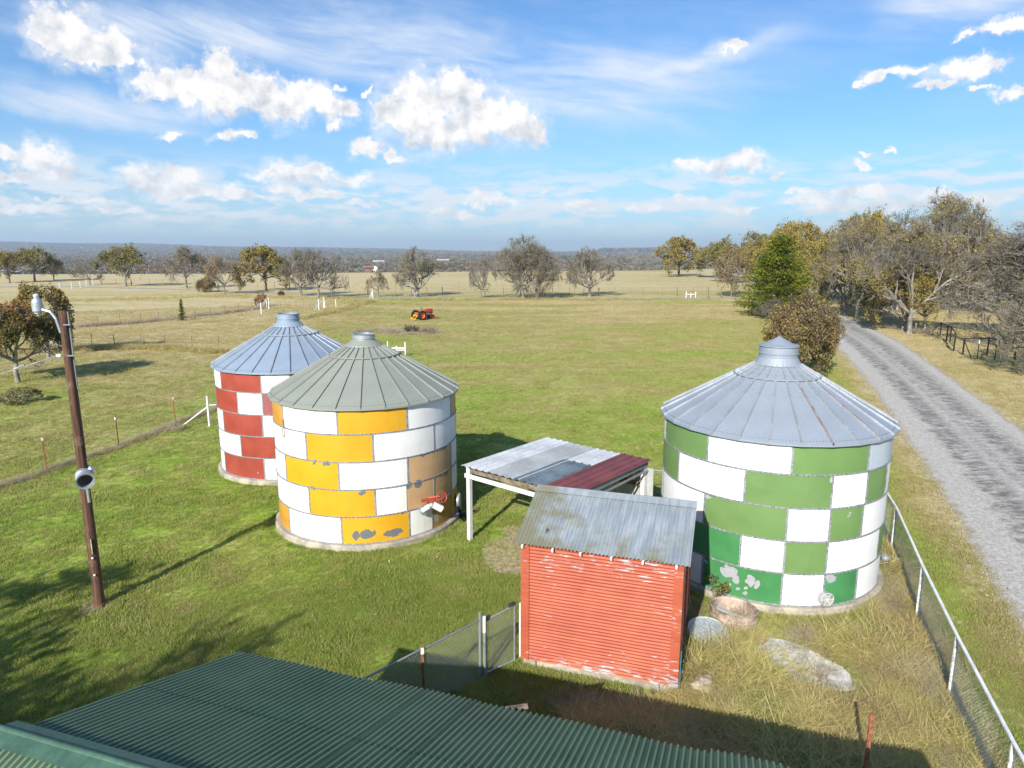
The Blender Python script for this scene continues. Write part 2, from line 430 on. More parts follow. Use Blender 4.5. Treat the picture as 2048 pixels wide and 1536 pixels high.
M['shed_roof'] = m
# green roof of the near building
m, nt, b = newmat('green_painted_roof_steel')
tcn = nt.n('ShaderNodeTexCoord'); v = tcn.outputs['Object']
n1 = nt.noise(v, 1.2, 5.0, 0.6); n2 = nt.noise(v, 14.0, 5.0, 0.7); n3 = nt.noise(nt.vm('MULTIPLY', v, (4, 40, 1)), 1.0, 3.0)
col = nt.mix(nt.step(n1.outputs[0], 0.3, 0.7), (0.052, 0.118, 0.070), (0.088, 0.172, 0.105))
col = nt.mix(nt.step(n2.outputs[0], 0.5, 0.7, 0, 0.45), col, (0.15, 0.22, 0.17))
col = nt.mix(nt.step(n2.outputs[0], 0.76, 0.80), col, (0.30, 0.36, 0.30))
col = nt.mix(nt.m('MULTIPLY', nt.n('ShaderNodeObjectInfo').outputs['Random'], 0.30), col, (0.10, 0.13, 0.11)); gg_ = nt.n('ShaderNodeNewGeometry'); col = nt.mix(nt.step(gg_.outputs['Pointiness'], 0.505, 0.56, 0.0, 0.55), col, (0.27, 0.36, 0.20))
nt.link(col, b.inputs['Base Color']); b.inputs['Roughness'].default_value = 0.62; b.inputs['Specular IOR Level'].default_value = 0.25
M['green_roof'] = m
M['green_trim'] = simple('green_ridge_steel', (0.055, 0.13, 0.09), 0.6, 0, 0.2, 3.0)
M['cp_white'] = simple('chalky_white_sheet', (0.66, 0.68, 0.70), 0.5, 0.1, 0.15, 1.2, stretch=(1, 1, 1))
M['cp_grey'] = simple('light_grey_sheet', (0.46, 0.48, 0.48), 0.5, 0.1, 0.15, 1.2)
M['cp_blue'] = simple('slate_grey_sheet', (0.17, 0.22, 0.25), 0.5, 0.1, 0.3, 1.5)
M['cp_maroon'] = simple('maroon_sheet', (0.20, 0.055, 0.055), 0.5, 0.0, 0.2, 1.5)

# ground colour shared by the soil sheet and the grass on it
def ground_color(nt, pos, blades):
    x, y, z = nt.sep(pos)
    p2 = nt.comb(x, y, 0.0)
    big = nt.noise(p2, 0.035, 4.0, 0.6).outputs[0]
    mid = nt.noise(p2, 0.22, 5.0, 0.65).outputs[0]
    fin = nt.noise(p2, 1.6, 5.0, 0.7).outputs[0]
    stretchy = nt.noise(nt.vm('MULTIPLY', p2, (0.03, 0.16, 1)), 1.0, 6.0, 0.65).outputs[0]
    r_ = nt.m('ADD', nt.m('MULTIPLY', big, 0.38), nt.m('ADD', nt.m('MULTIPLY', mid, 0.38), nt.m('MULTIPLY', fin, 0.36)))
    r_ = nt.m('SUBTRACT', r_, 0.055)
    sp2 = nt.noise(p2, 0.7, 4.0, 0.6).outputs[0]
    r_ = nt.m('ADD', r_, nt.step(sp2, 0.60, 0.74, 0.0, 0.11))
    # dryness 0 lush .. 1 straw
    far = nt.step(y, 22, 80, 0.0, 0.150)
    left = nt.m('MULTIPLY', nt.step(nt.m('ADD', x, nt.m('MULTIPLY', y, 0.10)), -12, -18), nt.step(y, 18, 60, 0.05, 0.13))
    band = nt.m('MULTIPLY', nt.step(y, 78, 100), nt.step(y, 132, 112))
    roadx = nt.m('ADD', nt.m('MULTIPLY', nt.m('POWER', nt.m('MAXIMUM', nt.m('SUBTRACT', y, 10.0), 0.0), 1.04), 0.335), 10.6)
    verge = nt.m('MULTIPLY', nt.step(nt.m('SUBTRACT', x, roadx), -2.6, -0.6), 0.22)
    field = nt.step(y, 136, 143, 0.0, 0.17)
    dry = nt.m('ADD', nt.m('ADD', r_, far), nt.m('ADD', left, nt.m('ADD', verge, field)))
    dry = nt.m('ADD', dry, nt.m('MULTIPLY', band, nt.m('MULTIPLY', nt.m('SUBTRACT', stretchy, 0.42), 0.9)))
    dry = nt.m('ADD', dry, nt.m('MULTIPLY', nt.step(y, 30, 70), nt.m('MULTIPLY', nt.m('SUBTRACT', stretchy, 0.5), 0.75)))
    ramp = nt.n('ShaderNodeValToRGB'); nt.link(dry, ramp.inputs[0])
    cs = [(0.36, (0.16, 0.31, 0.035)), (0.46, (0.30, 0.43, 0.065)), (0.54, (0.40, 0.45, 0.12)), (0.62, (0.46, 0.42, 0.17)), (0.74, (0.58, 0.485, 0.26)), (0.92, (0.66, 0.55, 0.33))]
    e = ramp.color_ramp.elements
    while len(e) < len(cs): e.new(0.5)
    for i, (p_, c_) in enumerate(cs):
        e[i].position = p_; e[i].color = c_ + (1,)
    col = ramp.outputs[0]
    return col, p2, fin, mid

m, nt, b = newmat('grass_blades')
g = nt.n('ShaderNodeNewGeometry')
col, p2, fin, mid = ground_color(nt, g.outputs['Position'], True)
rv = g.outputs['Random Per Island']
col = nt.mix(nt.step(rv, 0.0, 1.0, 0.0, 0.55), col, nt.mix(0.5, col, (0.30, 0.30, 0.08)))
col = nt.mix(nt.step(rv, 0.86, 0.93), col, (0.42, 0.35, 0.17))
nt.link(col, b.inputs['Base Color']); b.inputs['Roughness'].default_value = 0.6; b.inputs['Specular IOR Level'].default_value = 0.2
tr = nt.n('ShaderNodeBsdfTranslucent'); nt.link(col, tr.inputs[0])
mx = nt.n('ShaderNodeMixShader'); mx.inputs[0].default_value = 0.42
nt.link(b.outputs[0], mx.inputs[1]); nt.link(tr.outputs[0], mx.inputs[2]); nt.link(mx.outputs[0], m.node_tree.nodes['Material Output'].inputs[0])
M['grass'] = m

m, nt, b = newmat('turf_soil')
g = nt.n('ShaderNodeNewGeometry'); pos = g.outputs['Position']
col, p2, fin, mid = ground_color(nt, pos, False)
x, y, z = nt.sep(pos)
vf = nt.noise(p2, 9.0, 6.0, 0.75).outputs[0]
vf2 = nt.noise(nt.vm('MULTIPLY', p2, (0.5, 1.6, 1)), 1.0, 6.0, 0.75).outputs[0]
col = nt.mix(nt.step(vf, 0.35, 0.62, 0.7, 0.0), col, nt.mix(1.0, col, (0.62, 0.62, 0.55), 'MULTIPLY'))
col = nt.mix(nt.step(vf2, 0.40, 0.60, 0.6, 0.0), col, nt.mix(1.0, col, (0.66, 0.68, 0.6), 'MULTIPLY'))
# bare earth under the tall weeds, dirt path near the car port, burnt patch in the pasture
def spot(cx, cy, rx, ry, w=0.8):
    wn_ = nt.noise(p2, 0.9, 5.0, 0.7)
    q = nt.vm('ADD', p2, nt.vm('SCALE', nt.vm('SUBTRACT', wn_.outputs['Color'], (0.5, 0.5, 0.5)), w))
    q = nt.vm('MULTIPLY', q, (1, 1, 0))
    return nt.step(nt.vm('LENGTH', nt.vm('MULTIPLY', nt.vm('SUBTRACT', q, (cx, cy, 0)), (1 / rx, 1 / ry, 0))), 1.15, 0.8)
earth = nt.mix(nt.step(vf, 0.35, 0.65), (0.22, 0.17, 0.11), (0.52, 0.42, 0.29))
for sp in [(0.1, 17.5, 1.0, 1.3), (0.4, 19.0, 0.7, 1.0), (0.0, 16.4, 0.6, 0.6), (-9.7, 14.65, 0.5, 0.3), (-10.4, 68.3, 4.2, 1.5), (6.3, 11.6, 3.0, 3.6), (9.2, 16, 1.1, 3)]:
    col = nt.mix(nt.m('MULTIPLY', spot(*sp), 0.8), col, earth)
# valley floor beyond the pasture edge: mixed woods and pale meadows
vn = nt.noise(p2, 0.0035, 5.0, 0.6).outputs[0]
vcol = nt.mix(nt.step(vn, 0.52, 0.60), (0.085, 0.07, 0.05), (0.32, 0.27, 0.16))
col = nt.mix(nt.step(z, -2.0, -6.0), col, vcol)
col = nt.mix(nt.step(y, 2500, 5000), col, (0.07, 0.065, 0.055))
nt.link(col, b.inputs['Base Color']); b.inputs['Roughness'].default_value = 0.95; b.inputs['Specular IOR Level'].default_value = 0.1
bump(nt, b, vf, 0.35, 0.06)
M['ground'] = m

# chip-seal road
m, nt, b = newmat('worn_chip_seal')
uvn = nt.n('ShaderNodeAttribute', attribute_name='cross'); u = uvn.outputs['Fac']
al = nt.n('ShaderNodeAttribute', attribute_name='along').outputs['Fac']
g = nt.n('ShaderNodeNewGeometry'); pos = g.outputs['Position']
p_al = nt.comb(nt.m('MULTIPLY', u, 1.0), nt.m('MULTIPLY', al, 0.5), 0.0)
n1 = nt.noise(p_al, 7.0, 6.0, 0.7).outputs[0]; n2 = nt.noise(pos, 1.6, 7.0, 0.78).outputs[0]; n3 = nt.noise(pos, 30.0, 4.0, 0.8).outputs[0]
uu = nt.m('ADD', u, nt.m('MULTIPLY', nt.m('SUBTRACT', n2, 0.5), 0.30))
def trk(c, w): return nt.step(nt.m('ABSOLUTE', nt.m('SUBTRACT', uu, c)), w, w * 0.25)
tr_ = nt.m('MAXIMUM', nt.m('MAXIMUM', trk(0.34, 0.15), trk(0.68, 0.16)), nt.m('MAXIMUM', nt.m('MULTIPLY', trk(0.52, 0.07), 0.6), nt.m('MULTIPLY', trk(0.80, 0.06), 0.5)))
dk = nt.m('MULTIPLY', tr_, nt.step(nt.m('ADD', nt.m('MULTIPLY', n1, 0.5), nt.m('MULTIPLY', n2, 0.5)), 0.38, 0.60))
dk = nt.m('MAXIMUM', dk, nt.step(nt.m('ADD', nt.m('MULTIPLY', n2, 0.6), nt.m('MULTIPLY', n3, 0.4)), 0.55, 0.68, 0, 0.45))
n6 = nt.noise(pos, 9.0, 4.0, 0.8).outputs[0]
col = nt.mix(nt.step(nt.m('ADD', nt.m('MULTIPLY', n3, 0.5), nt.m('MULTIPLY', n6, 0.5)), 0.36, 0.64), (0.28, 0.265, 0.24), (0.64, 0.61, 0.56))
col = nt.mix(nt.m('MULTIPLY', dk, 0.85), col, (0.10, 0.098, 0.092))
edge = nt.m('MINIMUM', u, nt.m('SUBTRACT', 1.0, u))
ed = nt.step(nt.m('ADD', edge, nt.m('MULTIPLY', nt.m('SUBTRACT', n2, 0.5), 0.32)), 0.06, 0.01)
col = nt.mix(nt.m('MULTIPLY', ed, 0.75), col, (0.30, 0.25, 0.15))
nt.link(col, b.inputs['Base Color']); b.inputs['Roughness'].default_value = 0.95; b.inputs['Specular IOR Level'].default_value = 0.15
bump(nt, b, n3, 0.7, 0.02)
M['road'] = m
M['far_road'] = simple('pale_gravel', (0.36, 0.35, 0.33), 0.95, 0, 0.2, 0.3)
M['sand'] = simple('pale_sandy_track', (0.50, 0.43, 0.33), 0.95, 0, 0.2, 0.5)
M['slab'] = simple('broken_pale_concrete', (0.60, 0.58, 0.53), 0.95, 0, 0.3, 3.0, bmp=0.5)

# ------------------------------------------------------------------ terrain
def sst(a, b, v):
    t = np.clip((v - a) / (b - a), 0, 1); return t * t * (3 - 2 * t)
def terrain_z(x, y):
    x = np.asarray(x, float); y = np.asarray(y, float)
    edge = 262 + 18 * np.sin(x / 90.0) - 0.10 * np.abs(x) * (x < 0) + 160 * sst(60, 200, x)
    z = -24.0 * sst(0, 300, y - edge) * (y > 0)
    roll = 3.0 * np.sin(x / 210.0 + y / 370.0) * sst(600, 1200, y)
    ridge = 100.0 * np.clip(-x / np.maximum(y, 1) / 0.75 + 0.02, 0, 1.15) * sst(3600, 7000, y)
    ridge += 5 * np.sin(x / 330.0) * sst(4500, 7000, y) * (x < 0)
    mesa = 34.0 * sst(560, 660, x * 5000 / np.maximum(y, 1)) * sst(4300, 4800, y) * sst(6500, 5400, y)
    far = 3.0 * sst(3000, 9000, y)
    return z + roll + ridge + mesa + far
def warp(n, lo, hi, p):
    t = np.linspace(-1, 1, n); s = np.sign(t) * np.abs(t) ** p
    return np.where(s < 0, -s * lo, s * hi)
gx = warp(260, -12000, 12000, 2.6)
ty = np.linspace(0, 1, 300); gy = -60 + 40 * ty + 15000 * ty ** 3.4
X, Y = np.meshgrid(gx, gy)
Z = terrain_z(X, Y)
V = np.stack([X.ravel(), Y.ravel(), Z.ravel()], 1)
nx, ny = len(gx), len(gy)
i0 = (np.arange(ny - 1)[:, None] * nx + np.arange(nx - 1)[None, :]).ravel()
Fq = np.stack([i0, i0 + 1, i0 + nx + 1, i0 + nx], 1)
gme = pmesh('ground', V, Fq, [M['ground']])
gme.polygons.foreach_set('use_smooth', [True] * len(gme.polygons))
tag(link('ground', gme), kind='structure')

def ribbon(name, left, right, z, mat, nc=12, jag=0.0, seed=1, **kw):
    L = np.array(left, float); Rr = np.array(right, float)
    def res(P, n):
        d = np.r_[0, np.cumsum(np.hypot(*np.diff(P, axis=0).T))]
        t = np.linspace(0, d[-1], n)
        # smooth the polyline
        q = np.stack([np.interp(t, d, P[:, 0]), np.interp(t, d, P[:, 1])], 1)
        for _ in range(int(n / 14)):
            q[1:-1] = (q[:-2] + 2 * q[1:-1] + q[2:]) / 4
        return q
    n = 220; L = res(L, n); Rr = res(Rr, n)
    g_ = np.random.default_rng(seed)
    jl = np.convolve(g_.normal(size=n), np.ones(3) / 3, 'same') * jag; jr = np.convolve(g_.normal(size=n), np.ones(3) / 3, 'same') * jag
    v, cross, along = [], [], []
    al = np.r_[0, np.cumsum(np.hypot(*np.diff((L + Rr) / 2, axis=0).T))]
    for i in range(n):
        wdt = np.hypot(*(Rr[i] - L[i]))
        for k in range(nc + 1):
            t = k / nc
            tt = t + (jl[i] / wdt if k == 0 else 0) + (jr[i] / wdt if k == nc else 0)
            p = L[i] * (1 - tt) + Rr[i] * tt
            v.append((p[0], p[1], float(terrain_z(p[0], p[1])) + z + 0.05 * math.sin(math.pi * t) * (z > 0.01))); cross.append(t); along.append(al[i])
    f = [(i * (nc + 1) + k, i * (nc + 1) + k + 1, (i + 1) * (nc + 1) + k + 1, (i + 1) * (nc + 1) + k) for i in range(n - 1) for k in range(nc)]
    me = bpy.data.meshes.new(name); me.from_pydata(v, [], f); me.materials.append(mat)
    for an, arr in (('cross', cross), ('along', along)):
        at = me.attributes.new(an, 'FLOAT', 'POINT'); at.data.foreach_set('value', arr)
    me.polygons.foreach_set('use_smooth', [True] * len(f)); me.update()
    return tag(link(name, me), **kw)
ROAD_L = [(4.6, -6), (6.9, 2.0), (9.2, 8.4), (11.23, 13.66), (12.6, 17.2), (15.6, 24.4), (18.9, 33.0), (22.6, 42.8), (26.3, 53.5), (30.2, 66), (33.4, 77), (38.5, 96), (42, 116)]
ROAD_R = [(12.6, -6), (15.0, 4.0), (18.4, 15.5), (20.6, 22.0), (23.8, 30.9), (27.0, 39.2), (31.05, 50.1), (35.2, 61.5), (38.6, 73), (41.6, 84.5), (46.5, 99), (48, 116)]
ribbon('road', ROAD_L, ROAD_R, 0.012, M['road'], 16, 0.16, 3, kind='structure')
cl = np.array([G(-150, 574), G(150, 573), (-64, 143), (-40, 130), (-24, 123.0), (-5, 120.5), (20, 119.5), (44, 119.5), (70, 120), (110, 121)])
ribbon('far_road', cl - [0, 1.6], cl + [0, 1.6], 0.008, M['far_road'], 4, 0.15, 5, kind='structure')
cl = np.array([(48, 127), (60, 121.5), (70, 111), G(1960, 619), G(2048, 632), (95, 80)])
ribbon('sandy_track', cl - [0, 2.2], cl + [0, 2.2], 0.008, M['sand'], 4, 0.3, 6, kind='structure')
cl = np.array([G(1935, 690), G(1990, 678), G(2050, 668), (60, 68)])
ribbon('sandy_path', cl - [0, 0.8], cl + [0, 0.8], 0.008, M['sand'], 4, 0.3, 8, kind='structure')

# ------------------------------------------------------------------ grain bins
BR, ZB, RH = 2.73, 0.17, 0.786
seam_m = simple('riveted_seam_steel', (0.34, 0.36, 0.39), 0.6, 0.2, 0.55, 22.0, c2=(0.13, 0.14, 0.16))
def panel_mesh(a0, a1, z0, z1, mat, r=BR):
    mb = MB(); n = max(3, int((a1 - a0) / 2.2)); e = math.degrees(0.012 / r)
    aa = np.radians(np.linspace(a0 + e, a1 - e, n + 1)); v = []
    zs = [z0 + 0.012, (z0 + z1) / 2, z1 - 0.012]; bow = [0, 0.006, 0]
    for zz, bo in zip(zs, bow):
        for a in aa: v.append(((r + bo) * math.sin(a), -(r + bo) * math.cos(a), zz))
    f = [(j * (n + 1) + i, j * (n + 1) + i + 1, (j + 1) * (n + 1) + i + 1, (j + 1) * (n + 1) + i) for j in range(2) for i in range(n)]
    k = len(v)
    per = list(range(n + 1)) + [n + 1 + n] + [2 * (n + 1) + i for i in range(n, -1, -1)] + [n + 1]
    for p in per:
        x, y, z = v[p]; s = (r - 0.02) / math.hypot(x, y); v.append((x * s, y * s, z))
    m_ = len(per)
    for i in range(m_):
        f.append((per[i], k + i, k + (i + 1) % m_, per[(i + 1) % m_]))
    mb.add(v, f)
    return mb.mesh('wall_panel', mat, False)
def gore_mesh(mat, r0, r1, za, zb, n=27):
    mb = MB(); h = math.pi / n
    def P(r, t, z): return (r * math.sin(t), -r * math.cos(t), z)
    v = [P(r0, -h, za), P(r0, h, za), P(r1, -h, zb), P(r1, h, zb), P(r1, -h, zb - 0.05), P(r1, h, zb - 0.05)]
    mb.add(v, [(0, 2, 3, 1), (2, 4, 5, 3)])
    return mb
def rib_mesh(mat, r0, r1, za, zb, w=0.019, hh=0.046, n=27):
    mb = MB(); h = math.pi / n
    def P(r, off, z): return (r * math.sin(h) + off * math.cos(h), -r * math.cos(h) + off * math.sin(h), z)
    v = [P(r0, -w, za - 0.01), P(r0, w, za - 0.01), P(r0, -w, za + hh), P(r0, w, za + hh), P(r1, -w, zb - 0.01), P(r1, w, zb - 0.01), P(r1, -w, zb + hh), P(r1, w, zb + hh)]
    mb.add(v, [(0, 1, 3, 2), (4, 6, 7, 5), (0, 2, 6, 4), (1, 5, 7, 3), (2, 3, 7, 6)])
    return mb.mesh('roof_rib', mat)
def make_bin(loc, rings, mats, roofm, cap, label, rusty=(), seams_skip=(), rib_rot=0.0, ribm=None):
    root = empty('grain_bin', loc, label=label, cat='grain bin')
    mb = MB(); mb.lathe([(2.60, -0.2), (2.88, -0.2), (2.87, 0.13), (2.83, 0.165), (2.60, 0.165)], 72)
    mb.build('foundation', M['concrete'], root, smooth=False)
    mb = MB(); mb.lathe([(2.70, ZB), (2.70, ZB + 5 * RH)], 90); mb.build('inner_shell', M['galv_dark'], root)
    zt = ZB + 5 * RH
    for k, spec in enumerate(rings):
        z1 = zt - k * RH; z0 = z1 - RH
        cuts = list(spec)
        last = cuts[-1][1]; first = cuts[0][0] + 360; c = 0; keys = [cuts[0][2], 'W']
        rest = max(1, round((first - last) / 40.0)); wd = (first - last) / rest
        for q in range(rest):
            cuts.append((last + q * wd, last + (q + 1) * wd, 'W' if (q + k) % 2 == 0 else mats['alt']))
        for (a0, a1, col) in cuts:
            o = link('wall_panel', panel_mesh(a0, a1, z0, z1, mats[col]), root)
            if (k, round(a0)) not in seams_skip:
                s = MB(); ra = R(a0)
                s.box(((BR + 0.003) * math.sin(ra), -(BR + 0.003) * math.cos(ra), (z0 + z1) / 2), (0.045, 0.022, RH - 0.036), rz=ra)
                s.build('seam_strip', seam_m, root)
        hp = MB(); hp.lathe([(BR - 0.01, z0 - 0.018), (BR + 0.016, z0 - 0.018), (BR + 0.016, z0 + 0.018), (BR - 0.01, z0 + 0.018)], 90)
        hp.build('hoop', seam_m, root)
        if k < 4:
            bt = MB()
            for q in range(156):
                t = q * 2 * math.pi / 156; bt.tube(((BR + 0.010) * math.sin(t), -(BR + 0.010) * math.cos(t), z0 + 0.001), ((BR + 0.026) * math.sin(t), -(BR + 0.026) * math.cos(t), z0 + 0.001), 0.011, n=4)
            tag(bt.build('hoop_bolts', M['bolt'], root), kind='stuff')
    r0, r1, zb = 0.50, 2.85, 4.04; za = zb + (r1 - r0) * 0.575
    gm = gore_mesh(roofm, r0, r1, za, zb).mesh('roof_panel', roofm)
    rm = rib_mesh(ribm or roofm, r0, r1, za, zb)
    rr = rib_mesh(M['rust'], r0 + 0.8, r1, za - 0.8 * 0.575 + 0.004, zb + 0.004, 0.018)
    bm_ = MB()
    for i in range(9):
        t = -math.pi / 27 + (i + 0.5) * 2 * math.pi / 27 / 9; rr_ = 2.76 * math.cos(math.pi / 27) / math.cos(t)
        bm_.tube((rr_ * math.sin(t), -rr_ * math.cos(t), zb + 0.09 * 0.575 - 0.01), (rr_ * math.sin(t), -rr_ * math.cos(t), zb + 0.09 * 0.575 + 0.012), 0.009, n=4)
    bme = bm_.mesh('roof_bolts', M['bolt'])
    for i in range(27):
        a = rib_rot + i * 2 * math.pi / 27
        p = link('roof_panel', gm, root, rz=a)
        link('roof_rib', rm, root, rz=a)
        if i in rusty:
            o = link('roof_rib', rr, root, rz=a); o['label'] = 'rust streaked roof rib'
        tag(link('roof_bolts', bme, root, rz=a), kind='stuff')
    rk = 1.05; zk = zb + (r1 - rk) * 0.575
    mb = MB(); ti = 27
    vs = []
    for i in range(ti + 1):
        a = rib_rot + (i + 0.5) * 2 * math.pi / ti; vs.append((rk * math.sin(a), -rk * math.cos(a), zk + 0.045))
    for p, q in zip(vs[:-1], vs[1:]): mb.tube(p, q, 0.022, n=6)
    mb.build('roof_ring', ribm or roofm, root)
    mb = MB(); mb.lathe([(0.57, za - 0.02), (0.55, za + 0.02), (cap['r'], za + 0.16)], 36); mb.build('apron', roofm, root, smooth=False)
    zc = za + 0.16; rc = cap['r']; hc = cap['h']
    mb = MB(); mb.lathe([(rc, zc - 0.03), (rc, zc + hc * 0.28), (rc + 0.02, zc + hc * 0.3), (rc + 0.02, zc + hc * 0.36), (rc, zc + hc * 0.38), (rc, zc + hc * 0.92), (rc + 0.022, zc + hc * 0.94), (rc + 0.022, zc + hc), (rc - 0.02, zc + hc), (rc - 0.02, zc + hc * 0.75)], 40)
    mb.build('collar', cap['m'], root, smooth=False)
    mb = MB()
    if cap['cone']: mb.lathe([(rc + 0.03, zc + hc * 0.93), (rc * 0.72, zc + hc + 0.035), (0.04, zc + hc + cap['cone']), (0.0, zc + hc + cap['cone'] + 0.015)], 36)
    else: mb.lathe([(rc - 0.02, zc + hc * 0.72), (rc * 0.5, zc + hc * 0.84), (0.0, zc + hc * 0.88)], 28)
    mb.build('lid', cap['lm'], root)
    return root
white = paint('white_bin_paint', (0.76, 0.76, 0.75), (), 0.03, chip=0.0, dirt=0.22)
yel = paint('yellow_bin_paint', (0.64, 0.335, 0.012), [(3, 0.42, 0.10, 0.13), (9.5, 0.43, 0.20, 0.13), (25, 0.40, 0.27, 0.11), (14, 0.46, 0.05, 0.10), (-12, 2.47, 0.12, 0.07), (-20, 2.49, 0.05, 0.05), (-30, 2.52, 0.03, 0.04), (-37, 2.53, 0.03, 0.03), (-22, 1.71, 0.10, 0.045), (8, 1.67, 0.11, 0.06), (44, 0.50, 0.06, 0.10), (31, 0.95, 0.07, 0.04)], 0.05, rim=(0.19, 0.21, 0.22))
tan = paint('faded_tan_bin_paint', (0.54, 0.34, 0.175), [(47, 2.50, 0.22, 0.06), (36, 1.70, 0.12, 0.10), (42, 1.70, 0.15, 0.12), (68, 1.70, 0.14, 0.09), (66, 2.50, 0.2, 0.04)], 0.08, rim=(0.19, 0.21, 0.22))
ochre = paint('ochre_bin_paint', (0.42, 0.22, 0.03), [(56, 0.45, 0.12, 0.14)], 0.10, chip=0.02)
make_bin((-4.483, 20.524, 0),
  [[(-84.5, -44.5, 'F'), (-44.5, -4.5, 'W'), (-4.5, 35.5, 'Y'), (35.5, 75.5, 'W'), (75.5, 115, 'T')],
   [(-65, -25, 'W'), (-25, 15, 'Y'), (15, 55, 'W'), (55, 95, 'W')],
   [(-85, -45, 'W'), (-45, -5, 'Y'), (-5, 35, 'W'), (35, 75, 'T'), (75, 115, 'W')],
   [(-65, -25, 'W'), (-25, 15, 'Y'), (15, 34, 'W'), (34, 54, 'T'), (54, 75, 'T'), (75, 95, 'W')],
   [(-85, -45, 'F'), (-45, -5, 'W'), (-5, 35, 'Y'), (35, 52, 'W'), (52, 75, 'O'), (75, 115, 'Y')]],
  {'W': white, 'Y': yel, 'T': tan, 'O': ochre, 'F': paint('faded_yellow_bin_paint', (0.55, 0.28, 0.04), (), 0.1), 'alt': 'Y'},
  M['roof_warm'], dict(r=0.33, h=0.17, cone=0, m=M['galv'], lm=M['galv_dark']),
  'round grain bin painted in a yellow and white checkerboard', seams_skip=((3, 34),), rib_rot=R(2), ribm=M['roof_warm'])
redp = paint('red_bin_paint', (0.31, 0.050, 0.030), [(-12, 0.42, 0.02, 0.03)], 0.12, rim=(0.55, 0.52, 0.50), chip=0.015)
mauve = paint('faded_rose_bin_paint', (0.30, 0.10, 0.10), (), 0.08)
whc = paint('chipped_white_bin_paint', (0.78, 0.78, 0.77), [(-5, 3.98, 0.5, 0.04), (-56, 1.55, 0.3, 0.02), (-70, 0.4, 0.12, 0.2)], 0.03, rim=(0.30, 0.36, 0.42), chip=0.05)
make_bin((-8.50, 25.94, 0),
  [[(-84, -44, 'W'), (-44, -4, 'R'), (-4, 16.6, 'C'), (16.6, 56, 'M')],
   [(-65, -25, 'R'), (-25, -4, 'W'), (-4, 36, 'M')],
   [(-85, -45, 'W'), (-45, -5, 'R'), (-5, 35, 'W')],
   [(-65, -25, 'C'), (-25, 15, 'R'), (15, 55, 'W')],
   [(-89, -49, 'C'), (-49, -6, 'R'), (-6, 34, 'C')]],
  {'W': white, 'R': redp, 'M': mauve, 'C': whc, 'alt': 'R'},
  M['roof_blue'], dict(r=0.40, h=0.29, cone=0, m=M['roof_blue'], lm=M['galv_dark']),
  'round grain bin painted in a red and white checkerboard', rib_rot=R(-3), ribm=M['galv'])
g1 = paint('green_bin_paint', (0.135, 0.245, 0.075), [(-60, 4.06, 0.20, 0.12), (7, 3.20, 0.03, 0.10), (18, 2.35, 0.03, 0.07), (-50, 2.45, 0.06, 0.04)], 0.05, rim=(0.45, 0.48, 0.50))
g2 = paint('emerald_bin_paint', (0.050, 0.225, 0.075), [(-37, 0.74, 0.20, 0.13), (-33, 0.62, 0.10, 0.10), (-26.5, 0.66, 0.10, 0.15), (-23, 0.60, 0.06, 0.10), (-36, 0.42, 0.04, 0.04), (-31, 0.39, 0.035, 0.035), (-28.5, 0.30, 0.05, 0.04), (-28, 0.44, 0.03, 0.03), (11, 0.84, 0.12, 0.09), (-49, 0.83, 0.08, 0.04)], 0.12, rim=(0.45, 0.46, 0.50))
wg = paint('scuffed_white_bin_paint', (0.80, 0.80, 0.79), [(66, 0.32, 0.3, 0.18), (58, 0.22, 0.2, 0.10), (62, 0.5, 0.16, 0.16)], 0.02, rim=(0.42, 0.50, 0.58))
gsh = paint('pale_primer_on_steel', (0.40, 0.46, 0.52), (), 0.06, chip=0.02)
make_bin((6.752, 17.142, 0),
  [[(-92, -52, 'G'), (-52, -12, 'W'), (-12, 27, 'G'), (27, 67, 'S')],
   [(-112, -72, 'G'), (-72, -32, 'W'), (-32, 7.5, 'G'), (7.5, 28, 'W'), (28, 48, 'G'), (48, 88, 'W')],
   [(-92, -52, 'W'), (-52, -12, 'G'), (-12, 8, 'W'), (8, 27, 'G'), (27, 67, 'W')],
   [(-72, -32, 'E'), (-32, -12, 'W'), (-12, 8, 'G'), (8, 46, 'W'), (46, 88, 'G')],
   [(-92, -51, 'W'), (-51, -12, 'E'), (-12, 8, 'W'), (8, 27.5, 'E'), (27.5, 67, 'P')]],
  {'W': white, 'G': g1, 'E': g2, 'P': wg, 'S': gsh, 'alt': 'G'},
  M['roof_grey'], dict(r=0.465, h=0.30, cone=0.20, m=M['roof_grey'], lm=M['roof_grey']),
  'round grain bin painted in a green and white checkerboard beside the road', rusty=(0, 2), rib_rot=R(-2), ribm=M['galv'])

# unloading spout bolted on the yellow bin, with its red hand wheel
t0 = empty('unloading_spout', (0, 0, 0), label='white auger spout with red hand wheel on the yellow bin', cat='auger spout')
c0 = Vector((-4.483, 20.524, 0)); aS = R(47)
def onbin(a, r, z, c=c0): return Vector((c.x + r * math.sin(R(a)), c.y - r * math.cos(R(a)), z))
t0.location = onbin(47, 2.75, 0)
def lo(p): return p - t0.location
p0 = onbin(44, 2.76, 0.86); p1 = onbin(45.5, 3.02, 1.06); p2 = onbin(46.5, 3.10, 1.10); p3 = onbin(50, 3.24, 0.94)
mb = MB(); mb.tube(lo(p0), lo(p1), 0.075, n=14); mb.build('pipe', M['white_post'], t0)
mb = MB(); mb.tube(lo(p2), lo(p3), 0.10, n=14); mb.build('pipe', M['white_post'], t0)
mb = MB(); mb.tube(lo(p1), lo(p2), 0.085, n=14); mb.tube(lo(p0 - Vector((0, 0.0, 0))), lo(p0 + (p1 - p0) * 0.08), 0.15, n=18); mb.build('collar', M['galv'], t0)
mb = MB()
